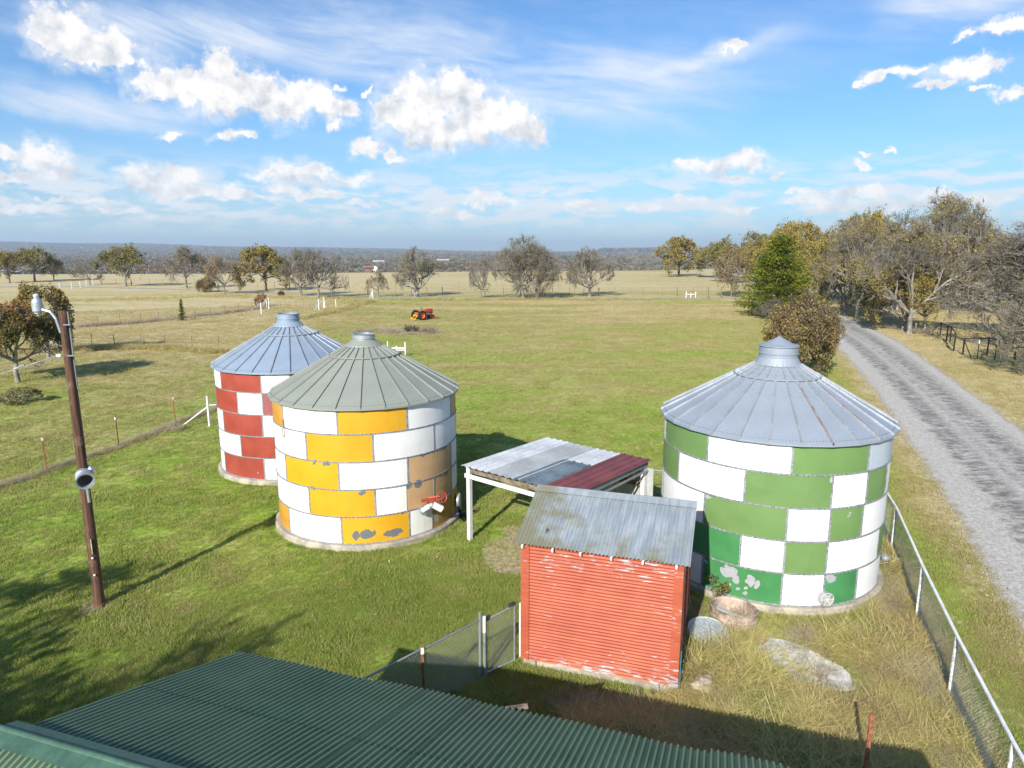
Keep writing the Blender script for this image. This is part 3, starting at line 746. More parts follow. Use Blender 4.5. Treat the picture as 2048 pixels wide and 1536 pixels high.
mb.box(lo(onbin(44, 2.92, 1.22)), (0.26, 0.05, 0.08), rz=R(30)); mb.box(lo(onbin(47, 3.04, 1.22)), (0.16, 0.12, 0.10), rz=R(30))
mb.tube(lo(onbin(46, 2.9, 1.26)), lo(onbin(50.5, 3.15, 1.30)), 0.025); mb.build('bracket', M['red_paint'], t0)
wc = lo(onbin(51.5, 3.16, 1.26)); mb = MB(); nn_ = 22
ax = Vector((0.55, -0.80, 0.25)).normalized(); ua = ax.orthogonal().normalized(); ub = ax.cross(ua)
rp = [wc + ua * math.cos(2 * math.pi * i / nn_) * 0.16 + ub * math.sin(2 * math.pi * i / nn_) * 0.16 for i in range(nn_ + 1)]
mb.path(rp, 0.018, 6)
for i in range(8): mb.tube(wc, wc + ua * math.cos(i * math.pi / 4) * 0.16 + ub * math.sin(i * math.pi / 4) * 0.16, 0.009, n=5)
mb.tube(wc - ax * 0.12, wc + ax * 0.04, 0.04, n=10); mb.build('hand_wheel', M['red_paint'], t0)
mb = MB(); p = G(837, 1068); mb.tube((0, 0, 0), (0, 0, 1.18), 0.012, n=6); o = mb.build('steel_rod', M['galv_dark'], None, label='thin steel rod standing in grass before the white spout', cat='rod'); o.location = (p[0], p[1], 0)
# discharge fan housing on the far side of the yellow bin
o = empty('round_cover', onbin(84, 2.80, 0.55), label='round grey metal cover low on the shaded side of the yellow bin', cat='cover')
mb = MB(); Mx = Matrix.Rotation(R(84 - 90), 4, 'Z') @ Matrix.Rotation(R(90), 4, 'Y')
mb.lathe([(0.0, 0.08), (0.20, 0.08), (0.22, 0.05), (0.22, 0.0)], 24, Mx); mb.build('disc', M['galv'], o)
mb = MB(); mb.tube((0, 0, -0.1), (0.10, -0.02, -0.52), 0.05); mb.tube((0.1, -0.15, -0.45), (0.3, 0.1, -0.45), 0.07); mb.build('spout', M['black_pipe'], o)
# cable loop hanging at the left edge of the yellow bin
mb = MB(); pts = [lo for lo in ()]
cpts = [onbin(-43.5, 2.78 + 0.03 * math.sin(t * 3.1), 3.55 - 0.5 * math.sin(t * 1.57)) + Vector((0.05 * math.sin(t * 3.14), 0, 0)) for t in np.linspace(0, 1.7, 14)]
mb.path(cpts, 0.009, 5); mb.build('hanging_cable', simple('rust_red_cable', (0.16, 0.05, 0.04), 0.8), None, label='short dark cable dangling on the left of the yellow bin', cat='cable')
# fan grille on the green bin
cg = Vector((6.752, 17.142, 0))
gp = onbin(8.3, 2.78, 0.40, cg)
gr = empty('fan_guard', gp, label='round wire fan guard at the foot of the green bin', cat='fan guard')
Mx = Matrix.Rotation(R(8.3), 4, 'Z') @ Matrix.Rotation(R(90), 4, 'X')
mb = MB(); mb.lathe([(0.165, -0.02), (0.165, 0.10), (0.15, 0.10)], 26, Mx); mb.build('housing', M['galv'], gr)
mb = MB(); mb.lathe([(0.0, 0.03), (0.15, 0.03)], 20, Mx); mb.build('shadow_plate', M['galv_dark'], gr)
mb = MB()
for rr_ in (0.04, 0.08, 0.12, 0.155):
    pr = [Mx @ Vector((rr_ * math.cos(t), rr_ * math.sin(t), 0.105)) for t in np.linspace(0, 2 * math.pi, 21)]
    mb.path(pr, 0.006, 4)
for i in range(6):
    t = i * math.pi / 3; mb.tube(Mx @ Vector((0, 0, 0.105)), Mx @ Vector((0.16 * math.cos(t), 0.16 * math.sin(t), 0.105)), 0.006, n=4)
mb.build('guard_wire', M['white_post'], gr)

# ------------------------------------------------------------------ corrugated sheet
def corr(mb, w, l, pitch, amp, Mx, seg=8, ny_=2, x0=0.0, y0=0.0, sag=0.0, rs=None):
    nxx = max(2, int(round(w / pitch * seg))); vs = []
    for j in range(ny_ + 1):
        for i in range(nxx + 1):
            x = x0 + w * i / nxx; y = y0 + l * j / ny_
            z = amp * math.sin(2 * math.pi * x / pitch)
            if rs: z += rs * math.sin(3.1 * x + 1.7 * y)
            vs.append(Mx @ Vector((x, y, z)))
    fs = [(j * (nxx + 1) + i, j * (nxx + 1) + i + 1, (j + 1) * (nxx + 1) + i + 1, (j + 1) * (nxx + 1) + i) for j in range(ny_) for i in range(nxx)]
    mb.add(vs, fs)

# ------------------------------------------------------------------ red shed
SHW, SHD, SHE, SHR = 3.02, 3.10, 2.62, 3.20
shed = empty('red_shed', (0.205, 12.39, 0), R(-17.9), label='small red corrugated metal shed with a stained tin roof', cat='shed')
mb = MB()
def wallM(ox, oy, rz): return Matrix.Translation((ox, oy, 0)) @ Matrix.Rotation(rz, 4, 'Z') @ Matrix.Rotation(R(90), 4, 'X')
def hwall(name, ox, oy, rz, w, z0, z1, parent, mat, pitch=0.068, amp=0.0095, top=None):
    mb = MB(); n = int((z1 - z0) / pitch * 8); vs = []; nxx = 16
    cz, sz = math.cos(rz), math.sin(rz)
    for j in range(n + 1):
        z = z0 + (z1 - z0) * j / n; d = amp * math.sin(2 * math.pi * z / pitch)
        for i in range(nxx + 1):
            x = w * i / nxx
            dent = 0.0
            zz = z
            if top: zz = min(z, top(x / w))
            dd = d + 0.004 * math.sin(x * 5.0 + z * 3.0)
            vs.append((ox + x * cz + dd * sz, oy + x * sz - dd * cz, zz))
    fs = [(j * (nxx + 1) + i, j * (nxx + 1) + i + 1, (j + 1) * (nxx + 1) + i + 1, (j + 1) * (nxx + 1) + i) for j in range(n) for i in range(nxx)]
    mb.add(vs, fs); return mb.build(name, mat, parent)
hwall('front_wall', 0, 0, 0, SHW, 0.16, SHE, shed, M['shed_red'])
gt = lambda t: SHE + (SHR - SHE - 0.06) * (1 - abs(2 * t - 1)) - 0.02
hwall('side_wall', SHW, 0, R(90), SHD, 0.14, SHR - 0.05, shed, M['shed_red'], top=gt)
hwall('side_wall', 0, SHD, R(-90), SHD, 0.14, SHR - 0.05, shed, M['shed_red'], top=gt)
hwall('back_wall', SHW, SHD, R(180), SHW, 0.14, SHE, shed, M['shed_red'])
for (x, y, w1, w2) in ((0.06, -0.012, 0.16, 0.03), (SHW - 0.06, -0.012, 0.17, 0.03), (SHW + 0.014, 0.06, 0.03, 0.16), (-0.014, 0.06, 0.03, 0.16), (SHW + 0.014, SHD - 0.06, 0.03, 0.16), (-0.014, SHD - 0.06, 0.03, 0.16)):
    MB().box((x, y, (SHE + 0.13) / 2 + 0.02), (w1, w2, SHE - 0.16)).build('corner_trim', M['shed_red'], shed)
MB().box((SHW + 0.02, SHD * 0.47, 1.25), (0.04, 0.07, 2.5)).build('side_batten', M['shed_red'], shed)
MB().box((SHW / 2, SHD / 2, 0.03), (SHW - 0.04, SHD - 0.04, 0.26)).build('foundation', M['concrete'], shed)
for x in (0.02, 0.62, 1.16, 1.74, 2.32, 2.92):
    MB().box((x, -0.045, SHE - 0.005), (0.04, 0.13, 0.06), rx=R(20)).build('rafter_end', M['white_post'], shed)
for x in (0.28, 2.7): MB().tube((x, -0.03, -0.1), (x, -0.03, 0.18), 0.012).build('stake', M['galv'], shed)
MB().tube((SHW + 0.05, -0.05, -0.05), (SHW + 0.06, -0.04, 0.95), 0.012).build('downpipe', simple('teal_pipe', (0.05, 0.22, 0.25), 0.5), shed)
slope = math.atan2(SHR - SHE, SHD / 2 + 0.13); sl = (SHD / 2 + 0.13) / math.cos(slope)
shx = [(-0.13, 0.72), (0.56, 0.72), (1.25, 0.72), (1.94, 0.72), (2.60, 0.56)]
for side in (0, 1):
    for i, (x0, w) in enumerate(shx):
        if side == 0: Mx = Matrix.Translation((0, -0.13, SHE + 0.05 - 0.0 + (i % 2) * 0.006)) @ Matrix.Rotation(slope, 4, 'X')
        else: Mx = Matrix.Translation((SHW, SHD + 0.13, SHE + 0.05 + (i % 2) * 0.006)) @ Matrix.Rotation(math.pi, 4, 'Z') @ Matrix.Rotation(slope, 4, 'X')
        mb = MB(); corr(mb, w, sl + (0.02 if i % 2 else -0.01), 0.072, 0.011, Mx, 8, 4, x0=x0, rs=0.004)
        mb.build('roof_sheet', M['shed_roof'], shed)
mb = MB()
for sgn in (-1, 1): mb.box((SHW / 2, SHD / 2 + sgn * 0.095, SHR + 0.05), (SHW + 0.28, 0.20, 0.008), rx=-sgn * slope)
mb.build('ridge_cap', M['shed_roof'], shed)
MB().tube((0.42, 0.26, SHE + 0.12), (0.42, 0.26, SHE + 0.25), 0.026, n=10).build('vent_stub', M['bolt'], shed)

# ------------------------------------------------------------------ car port
CW, CD = 3.66, 3.50
cp = empty('carport', (-1.21, 18.45, 0), R(-39.5), label='open carport with a patchwork roof of white, grey, slate and maroon sheets', cat='carport')
def rib_sheet(x0, y0, w, l, z, mat, tilt):
    mb = MB(); prof = []; nr = int(round(w / 0.235)); st_ = w / nr
    for i in range(nr):
        a = x0 + i * st_; prof += [(a, 0.0), (a + st_ * 0.36, 0.0), (a + st_ * 0.44, 0.030), (a + st_ * 0.56, 0.030), (a + st_ * 0.64, 0.0)]
    prof.append((x0 + w, 0.0)); vs = []
    for yy in (y0, y0 + l):
        for (x, zz) in prof: vs.append((x, yy, z + zz + tilt * yy))
    n = len(prof); mb.add(vs, [(i, i + 1, n + i + 1, n + i) for i in range(n - 1)])
    return mb.build('roof_sheet', mat, cp)
tl = -0.012; zr = 2.28
rib_sheet(-0.10, -0.24, 0.97, CD + 0.50, zr, M['cp_white'], tl)
rib_sheet(0.85, -0.24, 0.97, CD + 0.42, zr + 0.012, M['cp_grey'], tl)
rib_sheet(1.80, -0.20, 0.98, CD + 0.40, zr + 0.003, M['cp_white'], tl)
rib_sheet(1.78, -0.22, 1.02, CD * 0.66, zr + 0.020, M['cp_blue'], tl)
rib_sheet(2.76, -0.20, 1.02, CD + 0.36, zr + 0.032, M['cp_maroon'], tl)
for (x, y) in ((0, 0), (CW - 0.05, CD), (CW - 0.05, 0.0), (0, CD)):
    MB().box((x, y, 1.10), (0.115, 0.115, 2.24)).build('post', M['white_post'], cp)
MB().box((CW / 2 - 0.02, -0.085, 1.96), (CW + 0.12, 0.045, 0.115)).build('front_beam', M['white_post'], cp)
MB().box((CW / 2 - 0.02, -0.01, 2.15), (CW + 0.0, 0.05, 0.20)).build('header_board', M['wood_old'], cp)
MB().box((CW / 2 - 0.02, CD + 0.02, 2.12), (CW, 0.05, 0.16)).build('header_board', M['wood_old'], cp)
MB().box((CW + 0.03, CD / 2, 2.17), (0.045, CD + 0.1, 0.14)).build('end_board', M['galv_dark'], cp)
MB().box((CW + 0.06, CD / 2, 1.98), (0.04, CD + 0.05, 0.05)).build('end_rail', M['galv'], cp)
for i in range(5): MB().box((0.6 + i * 0.68, CD / 2, 2.16), (0.045, CD, 0.12)).build('rafter', M['wood_old'], cp)
MB().box((CW * 0.66, CD - 0.06, 1.55), (CW * 0.62, 0.05, 0.12)).build('brace_board', M['wood_old'], cp)
for i in range(4):
    mb = MB(); x0 = 1.35 + i * 0.64
    for j in range(3): mb.box((x0 + 0.1 + j * 0.21, CD + 0.075, 1.04), (0.205 - 0.008, 0.02, 2.0)); 
    mb.build('wall_sheet', M['cp_grey'], cp)

# ------------------------------------------------------------------ near building with the green roof
gb = empty('green_roofed_building', (-3.95, 9.06, 0), R(-17.8), label='low building with a dark green corrugated roof at the bottom edge', cat='building')
GL, GE, GR_, GHW = 9.6, 2.42, 3.50, 3.26
gsl = math.atan2(GR_ - GE, GHW); gl = GHW / math.cos(gsl)
ns = 13; sw = GL / ns
gr_ = random.Random(5)
for side in (0, 1):
    for i in range(ns):
        for k in range(2):
            if side == 0: Mx = Matrix.Translation((GL, 0.0, GE)) @ Matrix.Rotation(math.pi, 4, 'Z') @ Matrix.Rotation(gsl, 4, 'X')
            else: Mx = Matrix.Translation((0, -2 * GHW, GE)) @ Matrix.Rotation(gsl, 4, 'X')
            mb = MB(); off = gr_.uniform(-0.045, 0.03)
            corr(mb, sw + 0.05, gl * 0.56 if k == 0 else gl * 0.47, 0.0762, 0.0165, Mx @ Matrix.Translation((0, 0, (0.006 if i % 2 else 0) + (0.006 if k else 0))), 8, 3, x0=i * sw, y0=(off if k == 0 else gl * 0.535), rs=0.005)
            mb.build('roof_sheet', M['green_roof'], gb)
mb = MB()
for sgn in (-1, 1): mb.box((GL / 2 - 0.03, -GHW + sgn * 0.085, GR_ + 0.055 - 0.03), (GL + 0.24, 0.18, 0.01), rx=-sgn * gsl)
mb.tube((-0.16, -GHW, GR_ + 0.035), (GL + 0.1, -GHW, GR_ + 0.035), 0.035, n=12)
mb.build('ridge_cap', M['green_trim'], gb)
for xx in (0.02, GL - 0.02):
    for sgn in (-1, 1):
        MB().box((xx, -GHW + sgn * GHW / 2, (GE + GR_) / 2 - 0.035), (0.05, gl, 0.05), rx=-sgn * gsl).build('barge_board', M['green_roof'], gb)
wm = simple('green_wall_boards', (0.06, 0.13, 0.10), 0.7)
for nm_, c, d in (('front_wall', (GL / 2, -0.30, 1.12), (GL - 0.5, 0.08, 2.3)), ('back_wall', (GL / 2, -2 * GHW + 0.3, 1.12), (GL - 0.5, 0.08, 2.3)), ('end_wall', (0.25, -GHW, 1.12), (0.08, 2 * GHW - 0.6, 2.3)), ('end_wall', (GL - 0.25, -GHW, 1.12), (0.08, 2 * GHW - 0.6, 2.3))):
    MB().box(c, d).build(nm_, wm, gb)
for xx in (0.25, GL - 0.25):
    mb = MB(); w2 = GHW - 0.3
    mb.add([(xx - .04, -GHW - w2, 2.27), (xx - .04, -GHW + w2, 2.27), (xx - .04, -GHW, GR_ - 0.13), (xx + .04, -GHW - w2, 2.27), (xx + .04, -GHW + w2, 2.27), (xx + .04, -GHW, GR_ - 0.13)], [(0, 2, 1), (3, 4, 5), (0, 1, 4, 3), (1, 2, 5, 4), (2, 0, 3, 5)])
    mb.build('gable', wm, gb)
MB().box((4.15, 0.10, GE - 0.05), (0.06, 0.35, 0.04), rz=R(-60)).build('rafter_tip', M['wood_old'], gb)

# ------------------------------------------------------------------ pole with lamps
pole = empty('light_pole', (-9.66, 14.71, 0), label='tall brown wooden pole with a lamp head on top and a lamp bowl halfway', cat='utility pole')
mb = MB(); vs = []; nz = 24; nr_ = 20
for j in range(nz + 1):
    z = -0.2 + 7.12 * j / nz; rr_ = 0.120 - 0.034 * j / nz
    for i in range(nr_):
        t = 2 * math.pi * i / nr_; q = rr_ * (1 + 0.03 * math.sin(5 * t + z) + 0.02 * math.sin(9 * t + 2 * z))
        vs.append((q * math.cos(t), q * math.sin(t), z))
fs = [(j * nr_ + i, j * nr_ + (i + 1) % nr_, (j + 1) * nr_ + (i + 1) % nr_, (j + 1) * nr_ + i) for j in range(nz) for i in range(nr_)]
fs.append(tuple(range(nz * nr_, (nz + 1) * nr_)))
mb.add(vs, fs); mb.build('shaft', M['pole'], pole, smooth=True)
mb = MB(); mb.path([(-0.06, -0.06, 6.45), (-0.11, -0.08, 6.75), (-0.2, -0.09, 6.90), (-0.42, -0.10, 6.97)], 0.03, 8); mb.build('lamp_arm', M['galv'], pole)
mb = MB(); mb.lathe([(0.0, 0.36), (0.07, 0.36), (0.075, 0.28), (0.11, 0.26), (0.14, 0.18), (0.14, -0.08), (0.10, -0.12), (0.10, -0.15), (0.055, -0.17), (0.05, -0.22), (0.0, -0.24)], 20, Matrix.Translation((-0.46, -0.10, 6.98)) @ Matrix.Scale(0.74, 4))
lh = mb.build('lamp_head', M['galv'], pole)
MB().lathe([(0.062, 0.0), (0.075, 0.03), (0.075, 0.07), (0.0, 0.09)], 14, Matrix.Translation((-0.46, -0.10, 7.22)) @ Matrix.Scale(0.74, 4)).build('sensor_cap', M['insulator'], lh)
for z in (6.62, 5.95):
    MB().tube((0.05, -0.12, z), (0.16, -0.05, z), 0.022).build('bolt', M['galv'], pole)
MB().tube((-0.12, -0.06, 5.95), (-0.20, -0.08, 5.95), 0.035).build('insulator', M['insulator'], pole)
MB().tube((0.10, 0.02, 5.2), (0.115, -0.01, 6.9), 0.018).build('conduit', M['galv_dark'], pole)
pl_z = 3.24
dn = Vector((0.60, -0.78, -0.18)).normalized()
q = Vector((0, 0, 1)).rotation_difference(dn).to_matrix().to_4x4()
Mx = Matrix.Translation(Vector((0.12, -0.17, pl_z))) @ q
mb = MB(); mb.lathe([(0.0, -0.16), (0.13, -0.15), (0.165, -0.10), (0.165, 0.0), (0.175, 0.01), (0.175, 0.03), (0.165, 0.04), (0.165, 0.20), (0.19, 0.23), (0.19, 0.25), (0.155, 0.24), (0.15, 0.02)], 28, Mx)
lb2 = mb.build('lamp_bowl', M['galv'], pole)
MB().lathe([(0.15, 0.10), (0.07, 0.06), (0.0, 0.05)], 20, Mx).build('lens', simple('cobwebbed_dark_lens', (0.05, 0.035, 0.025), 0.5, 0, 0.5, 30), lb2)
mb = MB(); mb.path([(0.10, -0.10, pl_z - 0.12), (0.13, -0.12, pl_z - 0.3), (0.13, -0.11, pl_z - 0.62)], 0.03, 8); mb.build('lamp_bracket', M['galv'], pole)
MB().tube((0.05, 0.06, pl_z + 0.05), (0.16, 0.10, pl_z + 0.10), 0.10, n=14).build('lamp_ballast', M['galv'], pole)
MB().box((0.06, -0.118, 1.55), (0.02, 0.02, 0.36)).build('tag_strip', simple('yellowed_strip', (0.55, 0.45, 0.25), 0.8), pole)
for z in (1.28, 0.86): MB().tube((0.05, -0.12, z), (0.055, -0.145, z), 0.022).build('nail_head', M['white_post'], pole)
mb = MB(); a = Vector((-9.86, 14.63, 5.95)); b_ = Vector((-15.6, 14.2, 5.15)); pts = []
for i in range(15):
    t = i / 14; pts.append(a.lerp(b_, t) - Vector((0, 0, 0.35 * math.sin(math.pi * t))))
mb.path(pts, 0.012, 5)
mb.tube(a.lerp(b_, 0.12) - Vector((0, 0, 0.10)), a.lerp(b_, 0.16) - Vector((0, 0, 0.15)), 0.022)
mb.build('overhead_wire', M['cable'], None, label='grey overhead wire running left from the wooden pole', cat='wire')

# ------------------------------------------------------------------ scattered cover (geometry nodes instances)
def scatter(name, pts, scale, variants, idx=None, yaw=None, tilt=0.0, **kw):
    n = len(pts); me = bpy.data.meshes.new(name); me.vertices.add(n)
    me.vertices.foreach_set('co', np.asarray(pts, np.float32).ravel())
    def att(nm, typ, arr):
        a = me.attributes.new(nm, typ, 'POINT')
        a.data.foreach_set('value' if typ != 'FLOAT_VECTOR' else 'vector', np.asarray(arr).ravel())
    att('sc', 'FLOAT', np.asarray(scale, np.float32))
    rot = np.zeros((n, 3), np.float32); rot[:, 2] = nrg.uniform(0, 6.283, n) if yaw is None else yaw
    if tilt: rot[:, 0] = nrg.normal(0, tilt, n); rot[:, 1] = nrg.normal(0, tilt, n)
    att('rt', 'FLOAT_VECTOR', rot)
    att('ix', 'INT', (np.asarray(idx) if idx is not None else nrg.integers(0, len(variants), n)).astype(np.int32))
    o = link(name, me)
    cc = bpy.data.collections.new(name + '_kinds')
    for i, v in enumerate(variants):
        ob = bpy.data.objects.new('%s_kind_%02d' % (name, i), v); cc.objects.link(ob)
    ng = bpy.data.node_groups.new(name, 'GeometryNodeTree')
    ng.interface.new_socket('Geometry', in_out='INPUT', socket_type='NodeSocketGeometry')
    ng.interface.new_socket('Geometry', in_out='OUTPUT', socket_type='NodeSocketGeometry')
    gi = ng.nodes.new('NodeGroupInput'); go = ng.nodes.new('NodeGroupOutput')
    ci = ng.nodes.new('GeometryNodeCollectionInfo'); ci.inputs['Collection'].default_value = cc
    ci.inputs['Separate Children'].default_value = True; ci.inputs['Reset Children'].default_value = True
    ip = ng.nodes.new('GeometryNodeInstanceOnPoints'); ip.inputs['Pick Instance'].default_value = True
    def na(nm, typ):
        a = ng.nodes.new('GeometryNodeInputNamedAttribute'); a.data_type = typ; a.inputs['Name'].default_value = nm; return a.outputs['Attribute']
    ng.links.new(gi.outputs[0], ip.inputs['Points']); ng.links.new(ci.outputs[0], ip.inputs['Instance'])
    ng.links.new(na('ix', 'INT'), ip.inputs['Instance Index']); ng.links.new(na('rt', 'FLOAT_VECTOR'), ip.inputs['Rotation'])
    ng.links.new(na('sc', 'FLOAT'), ip.inputs['Scale']); ng.links.new(ip.outputs[0], go.inputs[0])
    md = o.modifiers.new('scatter', 'NODES'); md.node_group = ng
    kw.setdefault('kind', 'stuff')
    return tag(o, **kw)

def tuft(n, h, spread, w, lean, mats, seed, seg=2, mixm=None):
    g_ = np.random.default_rng(seed); V, Fc, mi = [], [], []
    for i in range(n):
        a = g_.uniform(0, 6.283); rr_ = spread * math.sqrt(g_.uniform()); bx, by = rr_ * math.cos(a), rr_ * math.sin(a)
        la = g_.uniform(0, 6.283); ln = g_.uniform(0.2, 1) * lean * h; hh = h * g_.uniform(0.55, 1.1); wa = g_.uniform(0, 3.14)
        wx, wy = math.cos(wa) * w / 2, math.sin(wa) * w / 2; b = len(V)
        for k in range(seg + 1):
            t = k / seg; px = bx + math.cos(la) * ln * t * t; py = by + math.sin(la) * ln * t * t; pz = hh * (t - 0.22 * lean * t * t)
            s = 1 - t * 0.999 if k == seg else 1 - 0.35 * t
            if k < seg: V += [(px - wx * s, py - wy * s, pz - 0.01), (px + wx * s, py + wy * s, pz - 0.01)]
            else: V.append((px, py, pz))
        for k in range(seg - 1): Fc.append((b + 2 * k, b + 2 * k + 1, b + 2 * k + 3, b + 2 * k + 2)); mi.append(0 if mixm is None or g_.uniform() > mixm else 1)
        Fc.append((b + 2 * seg - 2, b + 2 * seg - 1, b + 2 * seg)); mi.append(mi[-1] if seg > 1 else 0)
    me = bpy.data.meshes.new('tuft'); me.from_pydata(V, [], Fc)
    for m_ in mats: me.materials.append(m_)
    if len(mats) > 1: me.polygons.foreach_set('material_index', mi)
    me.update(); return me

BINS = [(-4.483, 20.524, 2.9), (-8.5, 25.94, 2.9), (6.752, 17.142, 2.9)]
def inside_poly(x, y, P):
    c = np.zeros(len(x), bool); n = len(P)
    for i in range(n):
        x1, y1 = P[i]; x2, y2 = P[(i + 1) % n]
        cond = ((y1 > y) != (y2 > y)) & (x < (x2 - x1) * (y - y1) / (y2 - y1 + 1e-12) + x1); c ^= cond
    return c
def rect_poly(loc, rz, x0, y0, x1, y1):
    c, s = math.cos(rz), math.sin(rz)
    return [(loc[0] + x * c - y * s, loc[1] + x * s + y * c) for x, y in ((x0, y0), (x1, y0), (x1, y1), (x0, y1))]
SHED_P = rect_poly((0.205, 12.39), R(-17.9), -0.02, -0.02, 3.0, 3.17)
GB_P = rect_poly((-3.95, 9.06), R(-17.8), 0.2, -7.0, 9.4, -0.3)
ROAD_P = ROAD_L + ROAD_R[::-1]
WEED_P = [(3.0, 11.2), (3.9, 14.6), (4.6, 15.4), (7.0, 14.1), (9.3, 15.6), (9.5, 16.6), (10.2, 16.6), (9.1, 14.2), (8.1, 11.3), (7.0, 8.2), (5.5, 6.8), (1.5, 9.6), (0.6, 11.4)]
def blocked(x, y, roadpad=True):
    b = inside_poly(x, y, SHED_P) | inside_poly(x, y, GB_P)
    if roadpad: b |= inside_poly(x, y, ROAD_P)
    for (cx, cy, r) in BINS: b |= (x - cx) ** 2 + (y - cy) ** 2 < r * r
    return b
def vnoise(x, y, s, seed):
    g_ = np.random.default_rng(seed); T = g_.uniform(size=(64, 64))
    u = x / s; v = y / s; iu = np.floor(u).astype(int); iv = np.floor(v).astype(int); fu = u - iu; fv = v - iv
    fu = fu * fu * (3 - 2 * fu); fv = fv * fv * (3 - 2 * fv)
    a = T[iu % 64, iv % 64]; b = T[(iu + 1) % 64, iv % 64]; c = T[iu % 64, (iv + 1) % 64]; d = T[(iu + 1) % 64, (iv + 1) % 64]
    return (a * (1 - fu) + b * fu) * (1 - fv) + (c * (1 - fu) + d * fu) * fv

# lawn and pasture grass
NG = 330000
d_ = np.concatenate([5.5 + (16 - 5.5) * nrg.uniform(size=int(NG * 0.26)) ** 0.6, 16 + (110 - 16) * nrg.uniform(size=int(NG * 0.74)) ** 1.55])
aa = nrg.uniform(R(-43), R(43), len(d_))
px_, py_ = d_ * np.sin(aa), d_ * np.cos(aa)
k = ~blocked(px_, py_) & ~(inside_poly(px_, py_, WEED_P) & (nrg.uniform(size=len(d_)) < 0.6))
vn_ = vnoise(px_, py_, 0.5, 3)
k &= ~((((px_ - 0.0) / 0.85) ** 2 + ((py_ - 17.9) / 1.5) ** 2 < 0.7 + 0.8 * vn_) & (nrg.uniform(size=len(px_)) < 0.9))
k &= ~((((px_ - 5.82) * 0.82 - (py_ - 12.42) * -0.57) / 0.62) ** 2 + (((px_ - 5.82) * -0.57 + (py_ - 12.42) * 0.82) / 0.95) ** 2 < 0.8 + 0.4 * vn_)
k &= ~(((px_ + 9.7) / 0.35) ** 2 + ((py_ - 14.6) / 0.25) ** 2 < 1)
px_, py_, d_ = px_[k], py_[k], d_[k]
sc_ = (0.45 + 0.95 * vnoise(px_, py_, 0.9, 5)) * (1 + d_ / 90.0) * nrg.uniform(0.7, 1.2, len(px_))
tv = [tuft(15, 0.075, 0.085, 0.011, 0.9, [M['grass']], 100 + i) for i in range(4)]
scatter('grass', np.stack([px_, py_, np.zeros(len(px_))], 1), sc_, tv, tilt=0.12)

# tall dry weeds in the yard and along the fences
M['straw'] = leafmat('dry_straw_blades', [(0.26, 0.20, 0.09), (0.66, 0.55, 0.27), (0.50, 0.46, 0.16), (0.85, 0.75, 0.45)], 0.7, 0.4, 0.5)
M['weed_green'] = leafmat('green_weed_leaves', [(0.08, 0.16, 0.02), (0.22, 0.32, 0.04), (0.36, 0.40, 0.07)], 0.6, 0.35, 0.8)
M['deadstalk'] = leafmat('grey_dead_stalks', [(0.20, 0.16, 0.11), (0.38, 0.32, 0.23), (0.52, 0.46, 0.34)], 0.9, 0.1, 0.8)
tall = [tuft(24, 0.50, 0.15, 0.012, 1.7, [M['straw']], 200 + i, 4) for i in range(4)] + [tuft(20, 0.30, 0.16, 0.016, 1.2, [M['weed_green']], 220 + i, 3) for i in range(2)] + [tuft(20, 0.5, 0.14, 0.007, 1.1, [M['deadstalk']], 230 + i, 4) for i in range(2)]
def sample_poly(P, n):
    xs = [p[0] for p in P]; ys = [p[1] for p in P]; x = nrg.uniform(min(xs), max(xs), n); y = nrg.uniform(min(ys), max(ys), n)
    k = inside_poly(x, y, P); return x[k], y[k]
x, y = sample_poly(WEED_P, 22000)
c, s = math.cos(R(-35)), math.sin(R(-35)); dx = (x - 5.86) * c - (y - 12.30) * s; dy = (x - 5.86) * s + (y - 12.30) * c
slabm = (dx / 0.74) ** 2 + (dy / 1.1) ** 2 < 1.0 + 0.6 * vnoise(x, y, 0.35, 9)
tubm = ((x - 4.95) ** 2 + (y - 14.05) ** 2 < 0.62 ** 2) | ((x - 4.2) ** 2 + (y - 13.38) ** 2 < 0.5 ** 2)
k = ~blocked(x, y) & ~(slabm & (nrg.uniform(size=len(x)) < 0.93)) & ~tubm
nn1 = vnoise(x, y, 1.1, 12)
edge = np.where((y > 13.4) & (x < 8.2), 0.40, 1.0) * np.where((x < 4.3) & (y < 12), 0.9, 1)
k &= ~(((x - 5.82) ** 2 + (y - 12.0) ** 2 < 0.7 ** 2) & (nrg.uniform(size=len(x)) < 0.6))
k &= nrg.uniform(size=len(x)) < np.where((y > 13.2) & (x < 8), 0.6, 0.95)
x, y, nn1, edge = x[k], y[k], nn1[k], edge[k]
r_ = nrg.uniform(size=len(x))
green = (nn1 > 0.62) | ((y > 13.6) & (nn1 > 0.45)); dead = vnoise(x, y, 0.8, 21) > 0.63
idx = np.where(green & (r_ < 0.6), nrg.integers(4, 6, len(x)), np.where(dead & (r_ < 0.7), nrg.integers(6, 8, len(x)), nrg.integers(0, 4, len(x))))
scatter('tall_weeds', np.stack([x, y, 0 * x], 1), (0.45 + 0.75 * nn1) * edge * nrg.uniform(0.6, 1.15, len(x)), tall, idx, tilt=0.25,
        label='tall dry straw coloured weeds filling the fenced yard', cat='weeds')
def along(P, n, wid):
    P = np.array(P, float); L = np.hypot(*np.diff(P, axis=0).T); d = np.r_[0, np.cumsum(L)]; t = nrg.uniform(0, d[-1], n)
    return np.interp(t, d, P[:, 0]) + nrg.normal(0, wid, n), np.interp(t, d, P[:, 1]) + nrg.normal(0, wid, n)
NLF = [G(-60, 995), G(0, 975), G(95, 943), G(238, 895), G(353, 848), G(432, 818), G(470, 800)]
X_, Y_, I_, S_ = [], [], [], []
